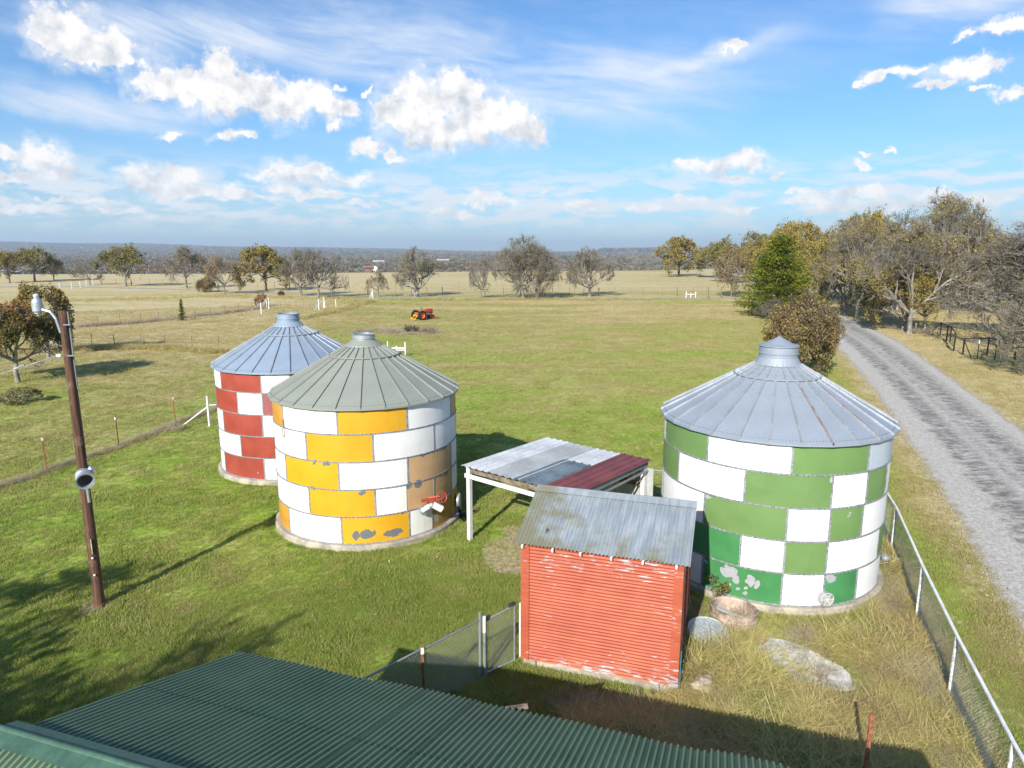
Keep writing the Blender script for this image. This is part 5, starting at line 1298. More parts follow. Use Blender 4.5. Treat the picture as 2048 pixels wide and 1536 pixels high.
# cedar
def cedar_mesh(seed, H, W_, n, size, mat):
    gg = np.random.default_rng(seed); nb = 190
    zb = gg.uniform(0.02, 1, nb) ** 1.15; ab = gg.uniform(0, 6.283, nb)
    prof = lambda z: (W_ / 2) * np.clip((1 - z) * 1.12, 0.03, 1) ** 0.9 * np.clip(0.72 + z * 2.0, 0, 1)
    rb = prof(zb) * gg.uniform(0.62, 1.22, nb)
    i = gg.integers(0, nb, n); t = gg.uniform(0.25, 1, n) ** 0.6
    P_ = np.stack([np.cos(ab[i]) * rb[i] * t, np.sin(ab[i]) * rb[i] * t, H * zb[i] * (1 - 0.0 * t) + 0.10 * H * (t - 0.6) * (0.4 + zb[i])], 1)
    spread = (0.028 + 0.034 * t)[:, None] * W_
    P_ = P_ + gg.normal(size=(n, 3)) * spread * np.array([1, 1, 0.42]); P_[:, 2] = np.abs(P_[:, 2])
    d1 = np.stack([np.cos(ab[i]), np.sin(ab[i]), 0.35 + 0 * t], 1) + gg.normal(0, 0.45, (n, 3)); d1 /= np.linalg.norm(d1, axis=1)[:, None]
    d2 = np.cross(d1, gg.normal(size=(n, 3))); d2 /= np.linalg.norm(d2, axis=1)[:, None]
    s = size * gg.uniform(0.6, 1.3, (n, 1)); a = d1 * s; b = d2 * s * 0.35
    V = np.stack([P_ - a * 0.5 - b, P_ - a * 0.5 + b, P_ + a], 1).reshape(-1, 3)
    cr = pmesh('crown', V, np.arange(3 * n).reshape(n, 3), [M[mat]])
    segs = [(0, 0, -0.1, 0, 0, H * 0.9, W_ * 0.03, 0.02)]
    for k_ in range(nb): segs.append((0, 0, H * zb[k_] * 0.92, math.cos(ab[k_]) * rb[k_] * .8, math.sin(ab[k_]) * rb[k_] * .8, H * zb[k_], 0.05, 0.02))
    V, F_ = tube_arrays(segs, 5); tr_me = pmesh('trunk', V, F_, [M['bark_dark']])
    return tr_me, cr
x, y = G(1552, 632); ced = cedar_mesh(3, 10.0, 9.2, 42000, 0.17, 'cedar')
dep = y * math.cos(PITCH) + CAM_H * math.sin(PITCH)
tree_from(ced, (x, y, 0), 0.3, (132 * dep / FPX / 9.2 * 1.22, 132 * dep / FPX / 9.2 * 1.22, 150 * dep / FPX / 10.0), 'dense bright green cedar at the end of the pasture', 'tree', None, 'cedar_tree')
T(365, 641, 601, 17, cedar_mesh(4, 4.0, 2.4, 1600, 0.16, 'cedar'), 'small cone shaped evergreen alone in the left pasture', H0=4, W0=2.4, name='cedar_tree')

# trees standing behind the camera on the left, whose shade falls on the lawn at the lower left
tree_from(dense_olive, (-15.5, 0.5, 0), 1.0, (0.95, 0.95, 0.95), 'leafy tree just outside the view on the left of the lawn', 'tree')
tree_from(bareB, (-12.6, -2.6, 0), 2.0, (0.85, 0.85, 1.1), 'bare tree outside the view behind the green roofed building', 'tree')
# trees shading the verge right of the road
T(2140, 760, 500, 260, greybare, 'bare tree outside the right edge shading the black fence', W0=12, rz=1.1)

# ------------------------------------------------------------------ valley woods
def wood_kind(seed, mat):
    gg = np.random.default_rng(seed); n = 260; d = gg.normal(size=(n, 3)); d /= np.linalg.norm(d, axis=1)[:, None]
    P_ = d * np.array([5.2, 5.2, 3.8]) * gg.uniform(0.55, 1.0, (n, 1)) + np.array([0, 0, 6.2]) + np.sin(d[:, [1, 2, 0]] * 5 + seed) * 0.7
    V, F_ = leaf_quads(P_, 0.95, gg)
    return pmesh('wood_tree', V, F_, [M[mat]])
M['w_grey'] = leafmat('distant_grey_crowns', [(0.15, 0.135, 0.105), (0.21, 0.19, 0.155), (0.26, 0.235, 0.19)], 0.9, 0.0, 0.01)
M['w_brown'] = leafmat('distant_brown_crowns', [(0.09, 0.06, 0.03), (0.16, 0.10, 0.045), (0.22, 0.12, 0.05)], 0.9, 0.0, 0.01)
M['w_green'] = leafmat('distant_green_crowns', [(0.04, 0.05, 0.02), (0.08, 0.09, 0.035), (0.13, 0.12, 0.05)], 0.9, 0.0, 0.01)
wk = [wood_kind(1, 'w_grey'), wood_kind(2, 'w_grey'), wood_kind(3, 'w_brown'), wood_kind(4, 'w_green')]
X_, Y_, S_ = [], [], []
for (y0, y1, n, s, thr) in [(560, 1500, 16000, 1.0, 0.36), (1500, 3600, 15000, 1.7, 0.34), (3600, 8200, 15000, 3.0, 0.30)]:
    yy = y0 + (y1 - y0) * nrg.uniform(size=n) ** 0.75; xx = yy * nrg.uniform(-0.95, 0.95, n)
    v1 = vnoise(xx, yy * 2.4, 260 * s, 51) * 0.6 + vnoise(xx, yy * 2.4, 90 * s, 52) * 0.4
    k = v1 > thr; X_.append(xx[k]); Y_.append(yy[k]); S_.append(s * nrg.uniform(0.75, 1.25, k.sum()))
X_, Y_, S_ = map(np.concatenate, (X_, Y_, S_))
kn = vnoise(X_, Y_, 160, 53); r_ = nrg.uniform(size=len(X_))
I_ = np.where(r_ < 0.60, nrg.integers(0, 2, len(X_)), np.where(kn > 0.55, 2, 3))
S_ = np.concatenate([S_]); Zs = terrain_z(X_, Y_) - 1.5 - 7.5 * np.maximum(S_ - 1.2, 0)
sq = np.stack([X_, Y_, Zs], 1)
scatter('valley_woods', sq, S_, wk, I_, label='grey and brown woods covering the distant valley', cat='woods')

# ------------------------------------------------------------------ fences
def V3(p, z=0.0): return Vector((p[0], p[1], z))
post_cache = {}
def post_mesh(kind, h):
    key = (kind, round(h, 2))
    if key in post_cache: return post_cache[key]
    mb = MB()
    if kind == 'tpost':
        mb.box((0, 0, h / 2), (0.05, 0.012, h + 0.2)); mb.box((0, 0.02, h / 2), (0.012, 0.04, h + 0.2)); mb.cur = 1; mb.box((0, 0.01, h - 0.03), (0.056, 0.05, 0.12)); me = mb.mesh('post', [M['rust_post'], M['white_post']])
    elif kind == 'thin': mb.tube((0, 0, -0.1), (0, 0, h), 0.035, n=5); me = mb.mesh('post', M['rust'])
    elif kind == 'white': mb.tube((0, 0, -0.1), (0, 0, h), 0.055, n=8); me = mb.mesh('post', M['white_post'])
    elif kind == 'wood': mb.tube((0, 0, -0.1), (0, 0, h), 0.10, 0.085, n=8); me = mb.mesh('post', M['wood_old'])
    elif kind == 'pale': mb.tube((0, 0, -0.1), (0, 0, h), 0.05, n=6); me = mb.mesh('post', M['bark_pale'])
    post_cache[key] = me; return me
M['rust_post'] = simple('faded_orange_post', (0.36, 0.13, 0.07), 0.8, 0, 0.4, 12.0)
M['wire'] = simple('thin_fence_wire', (0.20, 0.18, 0.16), 0.7, 0.2)
def wire_fence(pts, kind, h, label, strands=4, line=None, wr=0.006, name='wire_fence'):
    P0 = V3(pts[0]); root = empty(name, P0, label=label, cat='fence')
    for i, p in enumerate(pts):
        k = kind[i] if isinstance(kind, (list, tuple)) else kind
        o = link('post', post_mesh(k, h), root, V3(p) - P0, (i * 0.7) % 3); o.rotation_euler = (rnd.uniform(-.03, .03), rnd.uniform(-.03, .03), o.rotation_euler[2])
    ln = line or pts
    for s in range(strands):
        mb = MB(); z = h * (0.28 + 0.66 * s / max(1, strands - 1))
        for a, b_ in zip(ln[:-1], ln[1:]):
            A, B_ = V3(a, z) - P0, V3(b_, z) - P0; mid = A.lerp(B_, .5) - Vector((0, 0, 0.02)); mb.tube(A, mid, wr, n=3, cap=False); mb.tube(mid, B_, wr, n=3, cap=False)
        tag(mb.build('wire', M['wire'], root))
    return root
near = wire_fence([G(-70, 1000), G(95, 943), G(238, 895), G(353, 848)], 'tpost', 1.30, 'wire fence with orange steel posts crossing the lawn on the left', 4, [G(-70, 1000), G(95, 943), G(238, 895), G(353, 848), G(419, 852)], 0.004)
# white pipe corner brace at the near left fence
def pipe_thing(name, segs, mat, rad, label, cat, group=None, part='pipe'):
    P0 = Vector(segs[0][0]); P0.z = 0; root = empty(name, P0, label=label, cat=cat, group=group)
    for sgm in segs:
        pn = sgm[2] if len(sgm) > 2 else part; rr_ = sgm[3] if len(sgm) > 3 else rad
        MB().tube(Vector(sgm[0]) - P0, Vector(sgm[1]) - P0, rr_, n=8).build(pn, mat, root)
    return root
a = G(419, 852); c = G(366, 853)
pipe_thing('corner_brace', [((*a, -0.1), (*a, 1.45), 'post'), ((*c, 0.05), (*a, 0.95), 'diagonal', 0.03), ((a[0], a[1], 1.0), (a[0] + 1.6, a[1] + 0.8, 1.0), 'rail', 0.03), ((a[0] + 1.6, a[1] + 0.8, -0.1), (a[0] + 1.6, a[1] + 0.8, 1.4), 'post')], M['white_post'], 0.05, 'white pipe fence brace left of the red bin', 'fence brace')
wire_fence([G(x, 697 + 0.02 * (x - 300)) for x in (110, 148, 185, 230, 284, 331, 385, 438)], 'thin', 1.15, 'wire fence with rusty thin posts in tall blond grass', 4)
wire_fence([G(x, y) for x, y in ((148, 658), (196, 653), (241, 650), (282, 647), (318, 645), (357, 643), (391, 639), (421, 634), (450, 629), (478, 624), (505, 620), (522, 618))], 'thin', 1.2, 'low wire fence curving past the small cone shaped evergreen', 4)
wire_fence([G(x, y) for x, y in ((534, 616), (561, 617), (592, 617), (621, 617), (650, 616), (672, 616), (710, 608), (744, 599))], ['white', 'pale', 'pale', 'pale', 'white', 'white', 'thin', 'white'], 1.25, 'wire fence with white posts below the far gravel road', 4)
wire_fence([G(x, y) for x, y in ((43, 588), (56, 590), (88, 584), (120, 579), (144, 578), (161, 576), (173, 573), (186, 570))], 'white', 1.5, 'row of white fence posts at the far left', 3)
a, b_ = G(523, 629), G(538, 618)
pipe_thing('corner_brace', [((*a, -0.1), (*a, 1.5), 'post'), ((*b_, -0.1), (*b_, 1.6), 'post'), ((a[0] - 1.2, a[1], 0.7), (*b_, 1.3), 'diagonal', 0.05)], M['white_post'], 0.07, 'white fence corner brace under the small rust red shrub', 'fence brace')
a, b_ = G(638, 620), G(648, 617); c = G(629, 621)
pipe_thing('corner_brace', [((*a, -0.1), (*a, 1.5), 'post'), ((*b_, -0.1), (*b_, 1.6), 'post'), ((*c, 0.1), (*b_, 1.3), 'diagonal', 0.05)], M['white_post'], 0.07, 'white fence brace near the middle of the white posts', 'fence brace')
a, b_ = G(746, 598), G(738, 600)
pipe_thing('corner_brace', [((*a, -0.1), (*a, 1.7), 'post'), ((*b_, 0.0), (*a, 1.6), 'diagonal', 0.05)], M['white_post'], 0.07, 'white slanted brace at the end of the fence beside the smallest bare tree', 'fence brace')
poly = [(200, 570), (420, 572), (760, 589), (1100, 592), (1446, 591)]
xs = np.arange(205, 1440, 31.0); ys = np.interp(xs, [p[0] for p in poly], [p[1] for p in poly])
wire_fence([G(x + rnd.uniform(-4, 4), y) for x, y in zip(xs, ys)], ['wood' if i % 5 == 2 else 'thin' for i in range(len(xs))], 1.5, 'long wire fence along the edge of the far brown field', 4, wr=0.008)
for (x0, x1, top, base, lab) in ((1372, 1391, 583, 596, 'small white H shaped pipe brace at the far fence by the field'), (776, 811, 683, 713, 'white pipe H brace standing behind the yellow bin roof')):
    a, b_ = G(x0, base), G(x1, base); hh = (base - top) * math.hypot(a[1], 8.2) / FPX * 1.02; mdl = ((a[0] + b_[0]) / 2, (a[1] + b_[1]) / 2)
    rr_ = 0.05 if base > 700 else 0.07
    sg = [((*a, -0.1), (*a, hh), 'post'), ((*b_, -0.1), (*b_, hh * 0.96), 'post'), ((*mdl, -0.1), (*mdl, hh * 0.7), 'post'), ((*a, hh * 0.55), (*b_, hh * 0.55), 'rail', rr_ * 0.8)]
    if base > 700: sg.append(((*a, hh * 0.42), (*b_, hh * 0.42), 'rail', rr_ * 0.7))
    pipe_thing('pipe_brace', sg, M['white_post'], rr_, lab, 'fence brace')
for x, t in ((1416, 'left'), (1442, 'right')):
    p = G(x, 596); o = link('wood_post', post_mesh('wood', 1.9), None, V3(p)); tag(o, '%s one of two pale wooden posts by the road junction' % t, 'post', 'wooden posts at the road junction')
p = G(1830, 668); o = link('stump_post', post_mesh('wood', 1.1), None, V3(p)); tag(o, 'short weathered wooden post beside the roadside trees', 'post')
# black pipe fence right of the road
B = lambda X, Y: G(1800 + X / 6.98, 560 + Y / 6.98)
bp = [B(560, 775), B(645, 860), B(693, 885), B(747, 1000), B(873, 1045), B(1212, 1050), B(1600, 1120)]
hs = [1.30, 1.50, 1.50, 1.55, 1.35, 1.45, 1.0]
sg = [((*p, -0.1), (*p, h), 'post') for p, h in zip(bp, hs)]
for i in (0, 1, 2): sg.append(((*bp[i], hs[i] - 0.05), (*bp[i + 1], hs[i + 1] - 0.05), 'rail', 0.04))
sg.append(((*bp[3], 1.2), (*bp[4], 1.28), 'rail', 0.04)); sg.append(((*bp[4], 1.3), (*bp[5], 1.38), 'rail', 0.045)); sg.append(((*bp[5], 1.4), (*bp[6], 1.0), 'rail', 0.045)); sg.append(((*bp[6], 1.0), (bp[6][0] + 5, bp[6][1] - 2, 0.9), 'rail', 0.045))
sg.append((((bp[0][0] - 1.6), bp[0][1] - 1.2, 0.5), (*bp[0], 1.25), 'diagonal', 0.035)); sg.append(((*bp[4], 1.15), (*B(1000, 1115), 0.05), 'diagonal', 0.035))
for z in (0.35, 0.62, 0.9, 1.15): sg.append(((*bp[1], z), (*bp[3], z), 'gate_bar', 0.022))
pipe_thing('pipe_fence', sg, M['black_pipe'], 0.06, 'black pipe fence with a gate across the road', 'fence')
for X, Y, lab in ((1075, 1110, 'nearest the gate'), (1320, 1120, 'in the middle'), (1575, 1200, 'nearest the right edge')):
    p = B(X, Y); o = link('steel_post', post_mesh('tpost_dark', 1.3) if False else None, None, V3(p)) if False else None
    root = empty('steel_post', V3(p), label='thin dark steel post with a white tip, %s of three' % lab, cat='post', group='white tipped steel posts')
    MB().box((0, 0, 0.6), (0.05, 0.04, 1.4)).build('stem', M['black_pipe'], root); MB().box((0, 0, 1.36), (0.07, 0.06, 0.30)).build('white_tip', M['white_post'], root)

# chain link fences: real crossing wires
M['mesh_wire'] = simple('chain_link_wire', (0.42, 0.44, 0.46), 0.5, 0.4, 0.2, 20)
def chainlink(parent, A, B_, h, sp=0.075, rad=0.0022, z0=0.03, origin=None):
    A, B_ = Vector(A), Vector(B_); L = (B_ - A).length; u = (B_ - A).normalized(); mb_ = []; t = -h
    while t < L:
        for sgn in (1, -1):
            x0, x1 = (t, t + h); a0, a1 = max(0, x0), min(L, x1)
            if a1 <= a0: continue
            za, zb = (a0 - x0), (a1 - x0)
            if sgn < 0: za, zb = h - za, h - zb
            p = A + u * a0 + Vector((0, 0, za + z0)); q = A + u * a1 + Vector((0, 0, zb + z0))
            mb_.append((*p, *q, rad, rad))
        t += sp
    V, F_ = tube_arrays(mb_, 3)
    o = link('chain_link_mesh', pmesh('chain_link_mesh', V, F_, [M['mesh_wire']]), parent); tag(o, kind='stuff'); return o
RF = [(11.05, 19.3), (10.57, 17.78), (9.20, 14.22), (8.16, 11.39), (7.20, 8.62), (6.35, 5.9), (5.5, 3.2)]
rf = empty('chain_link_fence', V3(RF[1]), label='chain link fence with white top rail beside the gravel road', cat='fence')
O = V3(RF[1])
flaky = simple('flaking_white_post_paint', (0.75, 0.75, 0.74), 0.7, 0, 0.5, 18.0, c2=(0.32, 0.30, 0.27))
for p in RF: MB().tube(V3(p, -0.1) - O, V3(p, 1.24) - O, 0.038, n=10).build('post', flaky, rf)
for a, b_ in zip(RF[:-1], RF[1:]):
    MB().tube(V3(a, 1.26) - O, V3(b_, 1.26) - O, 0.03, n=10).build('top_rail', M['white_post'], rf); chainlink(rf, V3(a) - O, V3(b_) - O, 1.2)
BF = [(4.05, 21.35), (6.6, 20.6), (9.0, 19.9), (11.05, 19.3)]
O = V3(BF[0]); bf = empty('chain_link_fence', O, label='chain link fence running behind the green bin to the carport', cat='fence')
for p in BF: MB().tube(V3(p, -0.1) - O, V3(p, 1.3) - O, 0.035, n=8).build('post', M['white_post'], bf)
for a, b_ in zip(BF[:-1], BF[1:]):
    MB().tube(V3(a, 1.2) - O, V3(b_, 1.2) - O, 0.018, n=8).build('top_rail', M['galv_dark'], bf); chainlink(bf, V3(a) - O, V3(b_) - O, 1.15)
GF = [(-3.3, 9.35), (-1.60, 11.05), (-0.62, 12.02)]
O = V3(GF[2]); gf = empty('chain_link_fence', O, label='chain link fence beside the red shed ending behind the green roof', cat='fence')
for a, b_ in zip(GF[:-1], GF[1:]):
    MB().tube(V3(a, 1.20) - O, V3(b_, 1.22) - O, 0.019, n=8).build('top_rail', M['galv_dark'], gf); chainlink(gf, V3(a) - O, V3(b_) - O, 1.15, 0.085, 0.0028)
MB().tube((0, 0, -0.1), (0, 0, 1.38), 0.028, n=10).build('post', M['galv'], gf)
mb = MB(); mb.tube((0.09, -0.04, -0.1), (0.09, -0.04, 1.30), 0.03, n=10); mb.build('post', simple('pale_green_post', (0.26, 0.33, 0.31), 0.6, 0.2), gf)
MB().tube((0.09, -0.04, 0.98), (0.09, -0.04, 1.31), 0.033, n=10).build('post_sleeve', M['white_post'], gf)
gate = empty('garden_gate', (-0.50, 12.04, 0), label='chain link garden gate next to the red shed', cat='gate')
ga, gb_ = Vector((0, 0, 0)), Vector((0.55, 0.42, 0))
for p, q in (((0, 0, 0.06), (0, 0, 1.20)), ((0.55, 0.42, 0.06), (0.55, 0.42, 1.28)), ((0, 0, 1.20), (0.55, 0.42, 1.28)), ((0, 0, 0.08), (0.55, 0.42, 0.08))):
    MB().tube(p, q, 0.017, n=8).build('frame_bar', M['galv'], gate)
chainlink(gate, ga, gb_, 1.14, 0.085, 0.0028, 0.07)
mb = MB(); mb.box((0.03, 0.02, 1.24), (0.10, 0.03, 0.10), rz=R(37)); mb.build('latch', M['bolt'], gate)
mb = MB(); mb.box((0.50, 0.38, 1.32), (0.16, 0.03, 0.08), rz=R(37)); mb.build('latch', M['bolt'], gate)
MB().tube((0.17, 12.60, -0.1), (0.17, 12.60, 1.25), 0.028, n=10).build('fence_post', M['white_post'], None, label='slim white steel post between the gate and the red shed', cat='post')
o = link('steel_post', post_mesh('tpost', 1.22), None, V3((-1.60, 11.03)), 0.3); tag(o, 'orange and white steel post carrying the chain link rail', 'post')
root = empty('steel_post', (5.45, 9.19, 0), label='rusty orange steel post in the shade near the bottom edge', cat='post'); MB().box((0, 0, 0.6), (0.055, 0.03, 1.4)).build('stem', M['rust_post'], root)

# scrap behind the green bin
sx_, sy_ = 9.55, 16.75
sc = empty('scrap_pile', (sx_, sy_, 0), label='scrap of white sheets and old pipes between green bin and fence', cat='scrap')
for i in range(3): MB().box((0.02 + i * 0.09, 0.25 + i * 0.05, 0.62), (0.085, 0.02, 1.2), rx=R(8), rz=R(10)).build('sheet', M['cp_white'], sc)
g_ = random.Random(8)
for i in range(14):
    p = Vector((g_.uniform(-.25, .3), g_.uniform(-.5, .3), g_.uniform(0.02, .4))); d = Vector((g_.uniform(-1, 1), g_.uniform(-1, 1), g_.uniform(-.3, .7))).normalized() * g_.uniform(.25, .5)
    MB().tube(p - d * .5, p + d * .5, g_.uniform(0.012, 0.035), n=6).build('old_pipe', [M['galv_dark'], M['wood_old'], M['galv']][i % 3], sc)
MB().lathe([(0.0, 0.1), (0.09, 0.06), (0.1, 0.0), (0.09, -0.05)], 14, Matrix.Translation((0.15, -0.2, 0.35))).build('pulley', M['galv'], sc)
MB().box((0.0, -0.75, 0.05), (0.6, 0.07, 0.05), rz=R(5)).build('board', M['bark_pale'], sc)
# small dead shrub, brush piles
def sticks(name, loc, n, rx, ry, h, rad, mat, label, cat, seed):
    g__ = random.Random(seed); sg = []
    for i in range(n):
        p = Vector((g__.uniform(-rx, rx), g__.uniform(-ry, ry), g__.uniform(0, h * 0.4))); d = Vector((g__.uniform(-1, 1) * rx * .5, g__.uniform(-1, 1) * ry * .5, g__.uniform(0, h * .8))); sg.append((*p, *(p + d), rad, rad * .5))
    V, F_ = tube_arrays(sg, 4); o = link(name, pmesh(name, V, F_, [M[mat]]), None, V3(loc)); return tag(o, label, cat, kind='stuff')
sticks('brush_pile', G(822, 663), 110, 0.7, 0.5, 0.7, 0.035, 'bark_dark', 'small dark brush pile left in the burnt patch', 'brush pile', 1)
sticks('brush_pile', G(856, 666), 130, 0.8, 0.5, 0.6, 0.03, 'rust', 'reddish brown brush pile right in the burnt patch', 'brush pile', 2)
sticks('brush_pile', G(835, 668), 40, 1.6, 0.5, 0.15, 0.04, 'bark', 'pale planks scattered between the two brush piles', 'planks', 3)
sticks('dead_bush', G(348, 862), 220, 0.42, 0.30, 0.42, 0.006, 'deadstalk', 'tangle of dead twigs at the white fence brace', 'dead bush', 4)
# fallen pipe by the left tree
a, b_ = G(84, 686), G(107, 698); pipe_thing('loose_pipe', [((*a, 0.9), (*b_, 0.5)), ((*b_, 0.5), (b_[0], b_[1], 0.0))], M['white_post'], 0.04, 'white pipe leaning under the rounded tree', 'pipe')

# ------------------------------------------------------------------ tractor
p = G(838, 640)
trc = empty('tractor', (p[0], p[1], 0), R(42), label='old red tractor with a yellow frame behind it in the pasture', cat='tractor')
def wheel(x, y, r, w, rimc, nm='wheel'):
    wh = MB(); Mx = Matrix.Translation((x, y, r)) @ Matrix.Rotation(R(90), 4, 'X')
    wh.lathe([(r * 0.60, -w / 2), (r * 0.9, -w / 2), (r, -w * 0.32), (r, w * 0.32), (r * 0.9, w / 2), (r * 0.60, w / 2)], 26, Mx, close=True)
    for i in range(26):
        t = i * 2 * math.pi / 26; wh.box(Mx @ Vector((r * math.cos(t), r * math.sin(t), 0)), (0.05, w * 0.8, 0.05), ry=-t)
    o = wh.build('wheel', M['tyre'], trc)
    MB().lathe([(0.0, 0.03), (r * 0.18, 0.05), (r * 0.22, -0.02), (r * 0.45, -0.04), (r * 0.55, 0.10), (r * 0.61, 0.11), (r * 0.61, -0.11), (r * 0.45, -0.06)], 24, Mx @ Matrix.Rotation(math.pi if y > 0 else 0, 4, 'X')).build('rim', rimc, o)
wheel(0, -0.82, 0.68, 0.34, M['orange_paint']); wheel(0, 0.82, 0.68, 0.34, M['orange_paint']); wheel(2.05, -0.48, 0.34, 0.16, M['red_paint']); wheel(2.05, 0.48, 0.34, 0.16, M['red_paint'])
mb = MB(); secs = [(0.72, 0.17, 1.15, 1.30), (1.0, 0.22, 1.12, 1.46), (1.6, 0.23, 1.10, 1.52), (2.15, 0.23, 1.08, 1.54), (2.25, 0.20, 1.08, 1.50)]
vs = []
for (x, w, z0, z1) in secs: vs += [(x, -w, z0), (x, -w, z1 - 0.1), (x, -w * 0.6, z1), (x, w * 0.6, z1), (x, w, z1 - 0.1), (x, w, z0)]
fs = [(6 * k + i, 6 * k + (i + 1) % 6, 6 * k + 6 + (i + 1) % 6, 6 * k + 6 + i) for k in range(4) for i in range(6)] + [tuple(range(5, -1, -1)), tuple(range(24, 30))]
mb.add(vs, fs); mb.build('hood', M['red_paint'], trc)
MB().box((2.27, 0, 1.12), (0.06, 0.40, 0.62)).build('grille', M['red_paint'], trc)
MB().box((1.35, 0, 0.86), (1.3, 0.30, 0.46)).build('engine', simple('greasy_engine', (0.16, 0.05, 0.035), 0.7, 0, 0.6, 12.0), trc)
for i in range(4): MB().tube((1.0 + i * 0.25, -0.16, 0.95), (1.05 + i * 0.25, -0.30, 0.7), 0.035, n=6).build('manifold_pipe', M['rust'], trc)
MB().tube((0, -0.75, 0.68), (0, 0.75, 0.68), 0.10, n=10).build('rear_axle', M['red_paint'], trc)
MB().tube((2.05, -0.45, 0.40), (2.05, 0.45, 0.40), 0.06, n=8).build('front_axle', M['red_paint'], trc)
MB().box((0.35, 0, 0.80), (0.9, 0.36, 0.42)).build('gearbox', M['red_paint'], trc)
MB().box((2.05, 0, 0.62), (0.25, 0.22, 0.45)).build('front_bolster', M['red_paint'], trc)
mb = MB(); mb.lathe([(0.0, 0.0), (0.16, 0.01), (0.21, 0.06), (0.22, 0.10)], 16, Matrix.Translation((-0.15, 0, 1.30))); mb.tube((-0.15, 0, 1.3), (0.1, 0, 0.95), 0.03); mb.build('seat', M['red_paint'], trc)
mb = MB(); cst = Vector((0.42, 0, 1.62)); ax = Vector((-0.6, 0, 0.8)).normalized(); ua = Vector((0, 1, 0)); ub = ax.cross(ua)
mb.path([cst + ua * math.cos(t) * 0.2 + ub * math.sin(t) * 0.2 for t in np.linspace(0, 2 * math.pi, 17)], 0.016, 5); mb.tube(cst, cst - ax * 0.65, 0.02)
for i in range(3): t = i * 2.1; mb.tube(cst, cst + ua * math.cos(t) * 0.2 + ub * math.sin(t) * 0.2, 0.01, n=4)
mb.build('steering_wheel', M['black_pipe'], trc)
MB().tube((1.5, 0.05, 1.5), (1.5, 0.05, 1.78), 0.03, n=8).build('exhaust', M['rust'], trc)
for y in (-0.32, 0.32):
    MB().tube((-0.2, y, 1.05), (-1.0, y * 1.4, 0.12), 0.045, n=6).build('implement_arm', M['yellow_paint'], trc); MB().tube((-0.1, y, 0.6), (-1.0, y * 1.4, 0.35), 0.05, n=6).build('implement_arm', M['yellow_paint'], trc)
MB().box((-0.55, 0, 0.72), (0.10, 1.0, 0.14)).build('implement_bar', M['yellow_paint'], trc); MB().box((-0.95, 0, 0.22), (0.12, 1.3, 0.12)).build('implement_bar', M['yellow_paint'], trc)
MB().box((-0.35, 0, 1.0), (0.35, 0.6, 0.06)).build('implement_plate', M['yellow_paint'], trc)

trc.scale = (0.84, 0.84, 0.84)
# ------------------------------------------------------------------ far away buildings and masts
def at_dist(px, d):
    v = pdir(px, 505); s = d / v.y; return v.x * s, d
def shed_far(px, d, w, dp, h, label, wm_, rm_, cat='barn', name='barn'):
    x, y = at_dist(px, d); z = float(terrain_z(x, y)); root = empty(name, (x, y, z), label=label, cat=cat)
    MB().box((0, 0, h / 2), (w, dp, h)).build('wall', wm_, root)
    mb = MB(); e = 0.6; r = h + dp * 0.22
    mb.add([(-w / 2 - e, -dp / 2 - e, h), (w / 2 + e, -dp / 2 - e, h), (-w / 2 - e, dp / 2 + e, h), (w / 2 + e, dp / 2 + e, h), (-w / 2 - e, 0, r), (w / 2 + e, 0, r)], [(0, 1, 5, 4), (2, 4, 5, 3), (0, 4, 2), (1, 3, 5), (0, 2, 3, 1)])
    mb.build('roof', rm_, root)
    MB().box((w * 0.2, -dp / 2 - 0.05, h * 0.4), (w * 0.2, 0.12, h * 0.8)).build('door', M['bolt'], root)
fw = simple('far_white_wall', (0.75, 0.75, 0.73), 0.6); fr = simple('far_tin_roof', (0.55, 0.57, 0.60), 0.5, 0.1); frd = simple('far_red_wall', (0.22, 0.10, 0.085), 0.7)
shed_far(757, 1250, 20, 12, 9, 'long white barn in the distant woods left of centre', fw, fr)
shed_far(771, 1260, 9, 10, 8, 'smaller white barn just right of the long white one', fw, fr)
shed_far(886, 1500, 26, 12, 11, 'low reddish building in the distant woods', frd, fr, 'building', 'farm_building')
shed_far(737, 262, 2.6, 3, 1.9, 'dark red shed at the far edge of the brown field', frd, M['rust'], 'shed', 'farm_shed')
x, y = at_dist(744, 262); root = empty('white_tank', (x, y, float(terrain_z(x, y))), label='white horizontal tank at the far edge of the brown field', cat='tank')
MB().lathe([(0, -2.0), (0.6, -1.9), (1.0, -1.4), (1.0, 1.4), (0.6, 1.9), (0, 2.0)], 18, Matrix.Translation((0, 0, 1.4)) @ Matrix.Rotation(R(90), 4, 'Y')).build('vessel', M['white_post'], root)
for xx in (-1.2, 1.2): MB().box((xx, 0, 0.3), (0.3, 1.2, 0.9)).build('saddle', M['concrete'], root)
tk = simple('pale_green_tank', (0.20, 0.27, 0.20), 0.6)
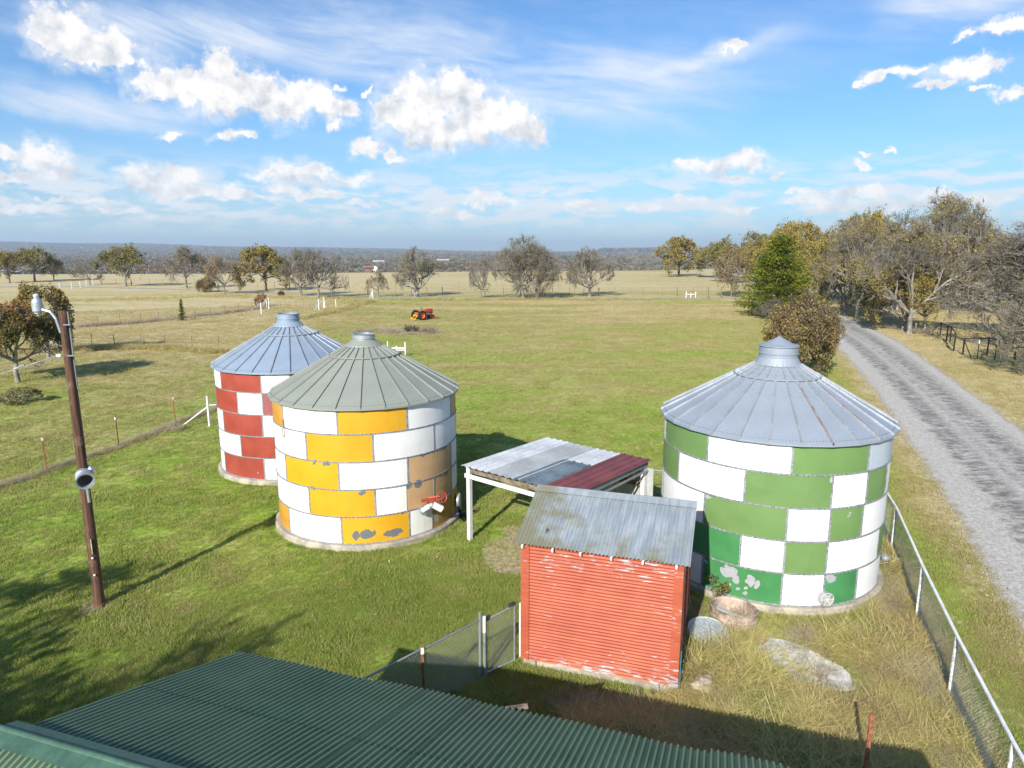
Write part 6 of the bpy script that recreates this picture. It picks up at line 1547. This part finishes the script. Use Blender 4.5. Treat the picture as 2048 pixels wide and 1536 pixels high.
for i, (px, lab) in enumerate(((3, 'leftmost'), (14, 'middle'), (26, 'rightmost'))):
    x, y = at_dist(px, 318 + 4 * i); root = empty('storage_tank', (x, y, float(terrain_z(x, y)) - 0.5), label='%s of three pale green round tanks at the far left edge' % lab, cat='tank', group='pale green tanks at the far left')
    MB().lathe([(1.9, 0), (1.9, 4.4)], 20).build('shell', tk, root); MB().lathe([(2.0, 4.4), (0, 5.0)], 20).build('roof', fr, root)
for px, d, top, lab in ((28, 8200, 470, 'thin radio mast above the ridge at the left'), (719, 8200, 480, 'thin radio mast on the horizon left of centre')):
    x, y = at_dist(px, d); z = float(terrain_z(x, y)); h = (500 - top) * d / FPX + 8 - z
    root = empty('radio_mast', (x, y, z), label=lab, cat='mast'); MB().tube((0, 0, 0), (0, 0, h), 1.3, 0.9, n=4).build('lattice', M['galv_dark'], root)
    for zz in (0.33, 0.66, 0.95): MB().box((0, 0, h * zz), (6, 1, 0.6)).build('crossarm', M['galv_dark'], root)
x, y = at_dist(965, 11500); z = float(terrain_z(x, y)); root = empty('power_station', (x, y, z), label='faint distant power station with tall chimneys on the horizon', cat='power station')
for dx, h in ((-45, 150), (0, 135)): MB().tube((dx, 0, 0), (dx, 0, h), 7, 5, n=12).build('chimney', M['concrete'], root)
for dx, w, h in ((95, 60, 80), (160, 50, 95)): MB().box((dx, 0, h / 2), (w, 50, h)).build('boiler_house', M['concrete'], root)

# ------------------------------------------------------------------ air
m = bpy.data.materials.new('haze'); m.use_nodes = True; nt = NT(m.node_tree)
for n_ in list(m.node_tree.nodes): m.node_tree.nodes.remove(n_)
mo = nt.n('ShaderNodeOutputMaterial'); pv = nt.n('ShaderNodeVolumePrincipled')
pv.inputs['Color'].default_value = (0.68, 0.84, 1.0, 1); pv.inputs['Density'].default_value = 1.3e-4; pv.inputs['Anisotropy'].default_value = 0.1
nt.link(pv.outputs[0], mo.inputs['Volume'])
mb = MB(); zlo, zhi = -34.0, 190.0
mb.box((0, 7500, (zlo + zhi) / 2), (24600, 15400, zhi - zlo)); hz_o = mb.build('haze', m); tag(hz_o, kind='stuff')
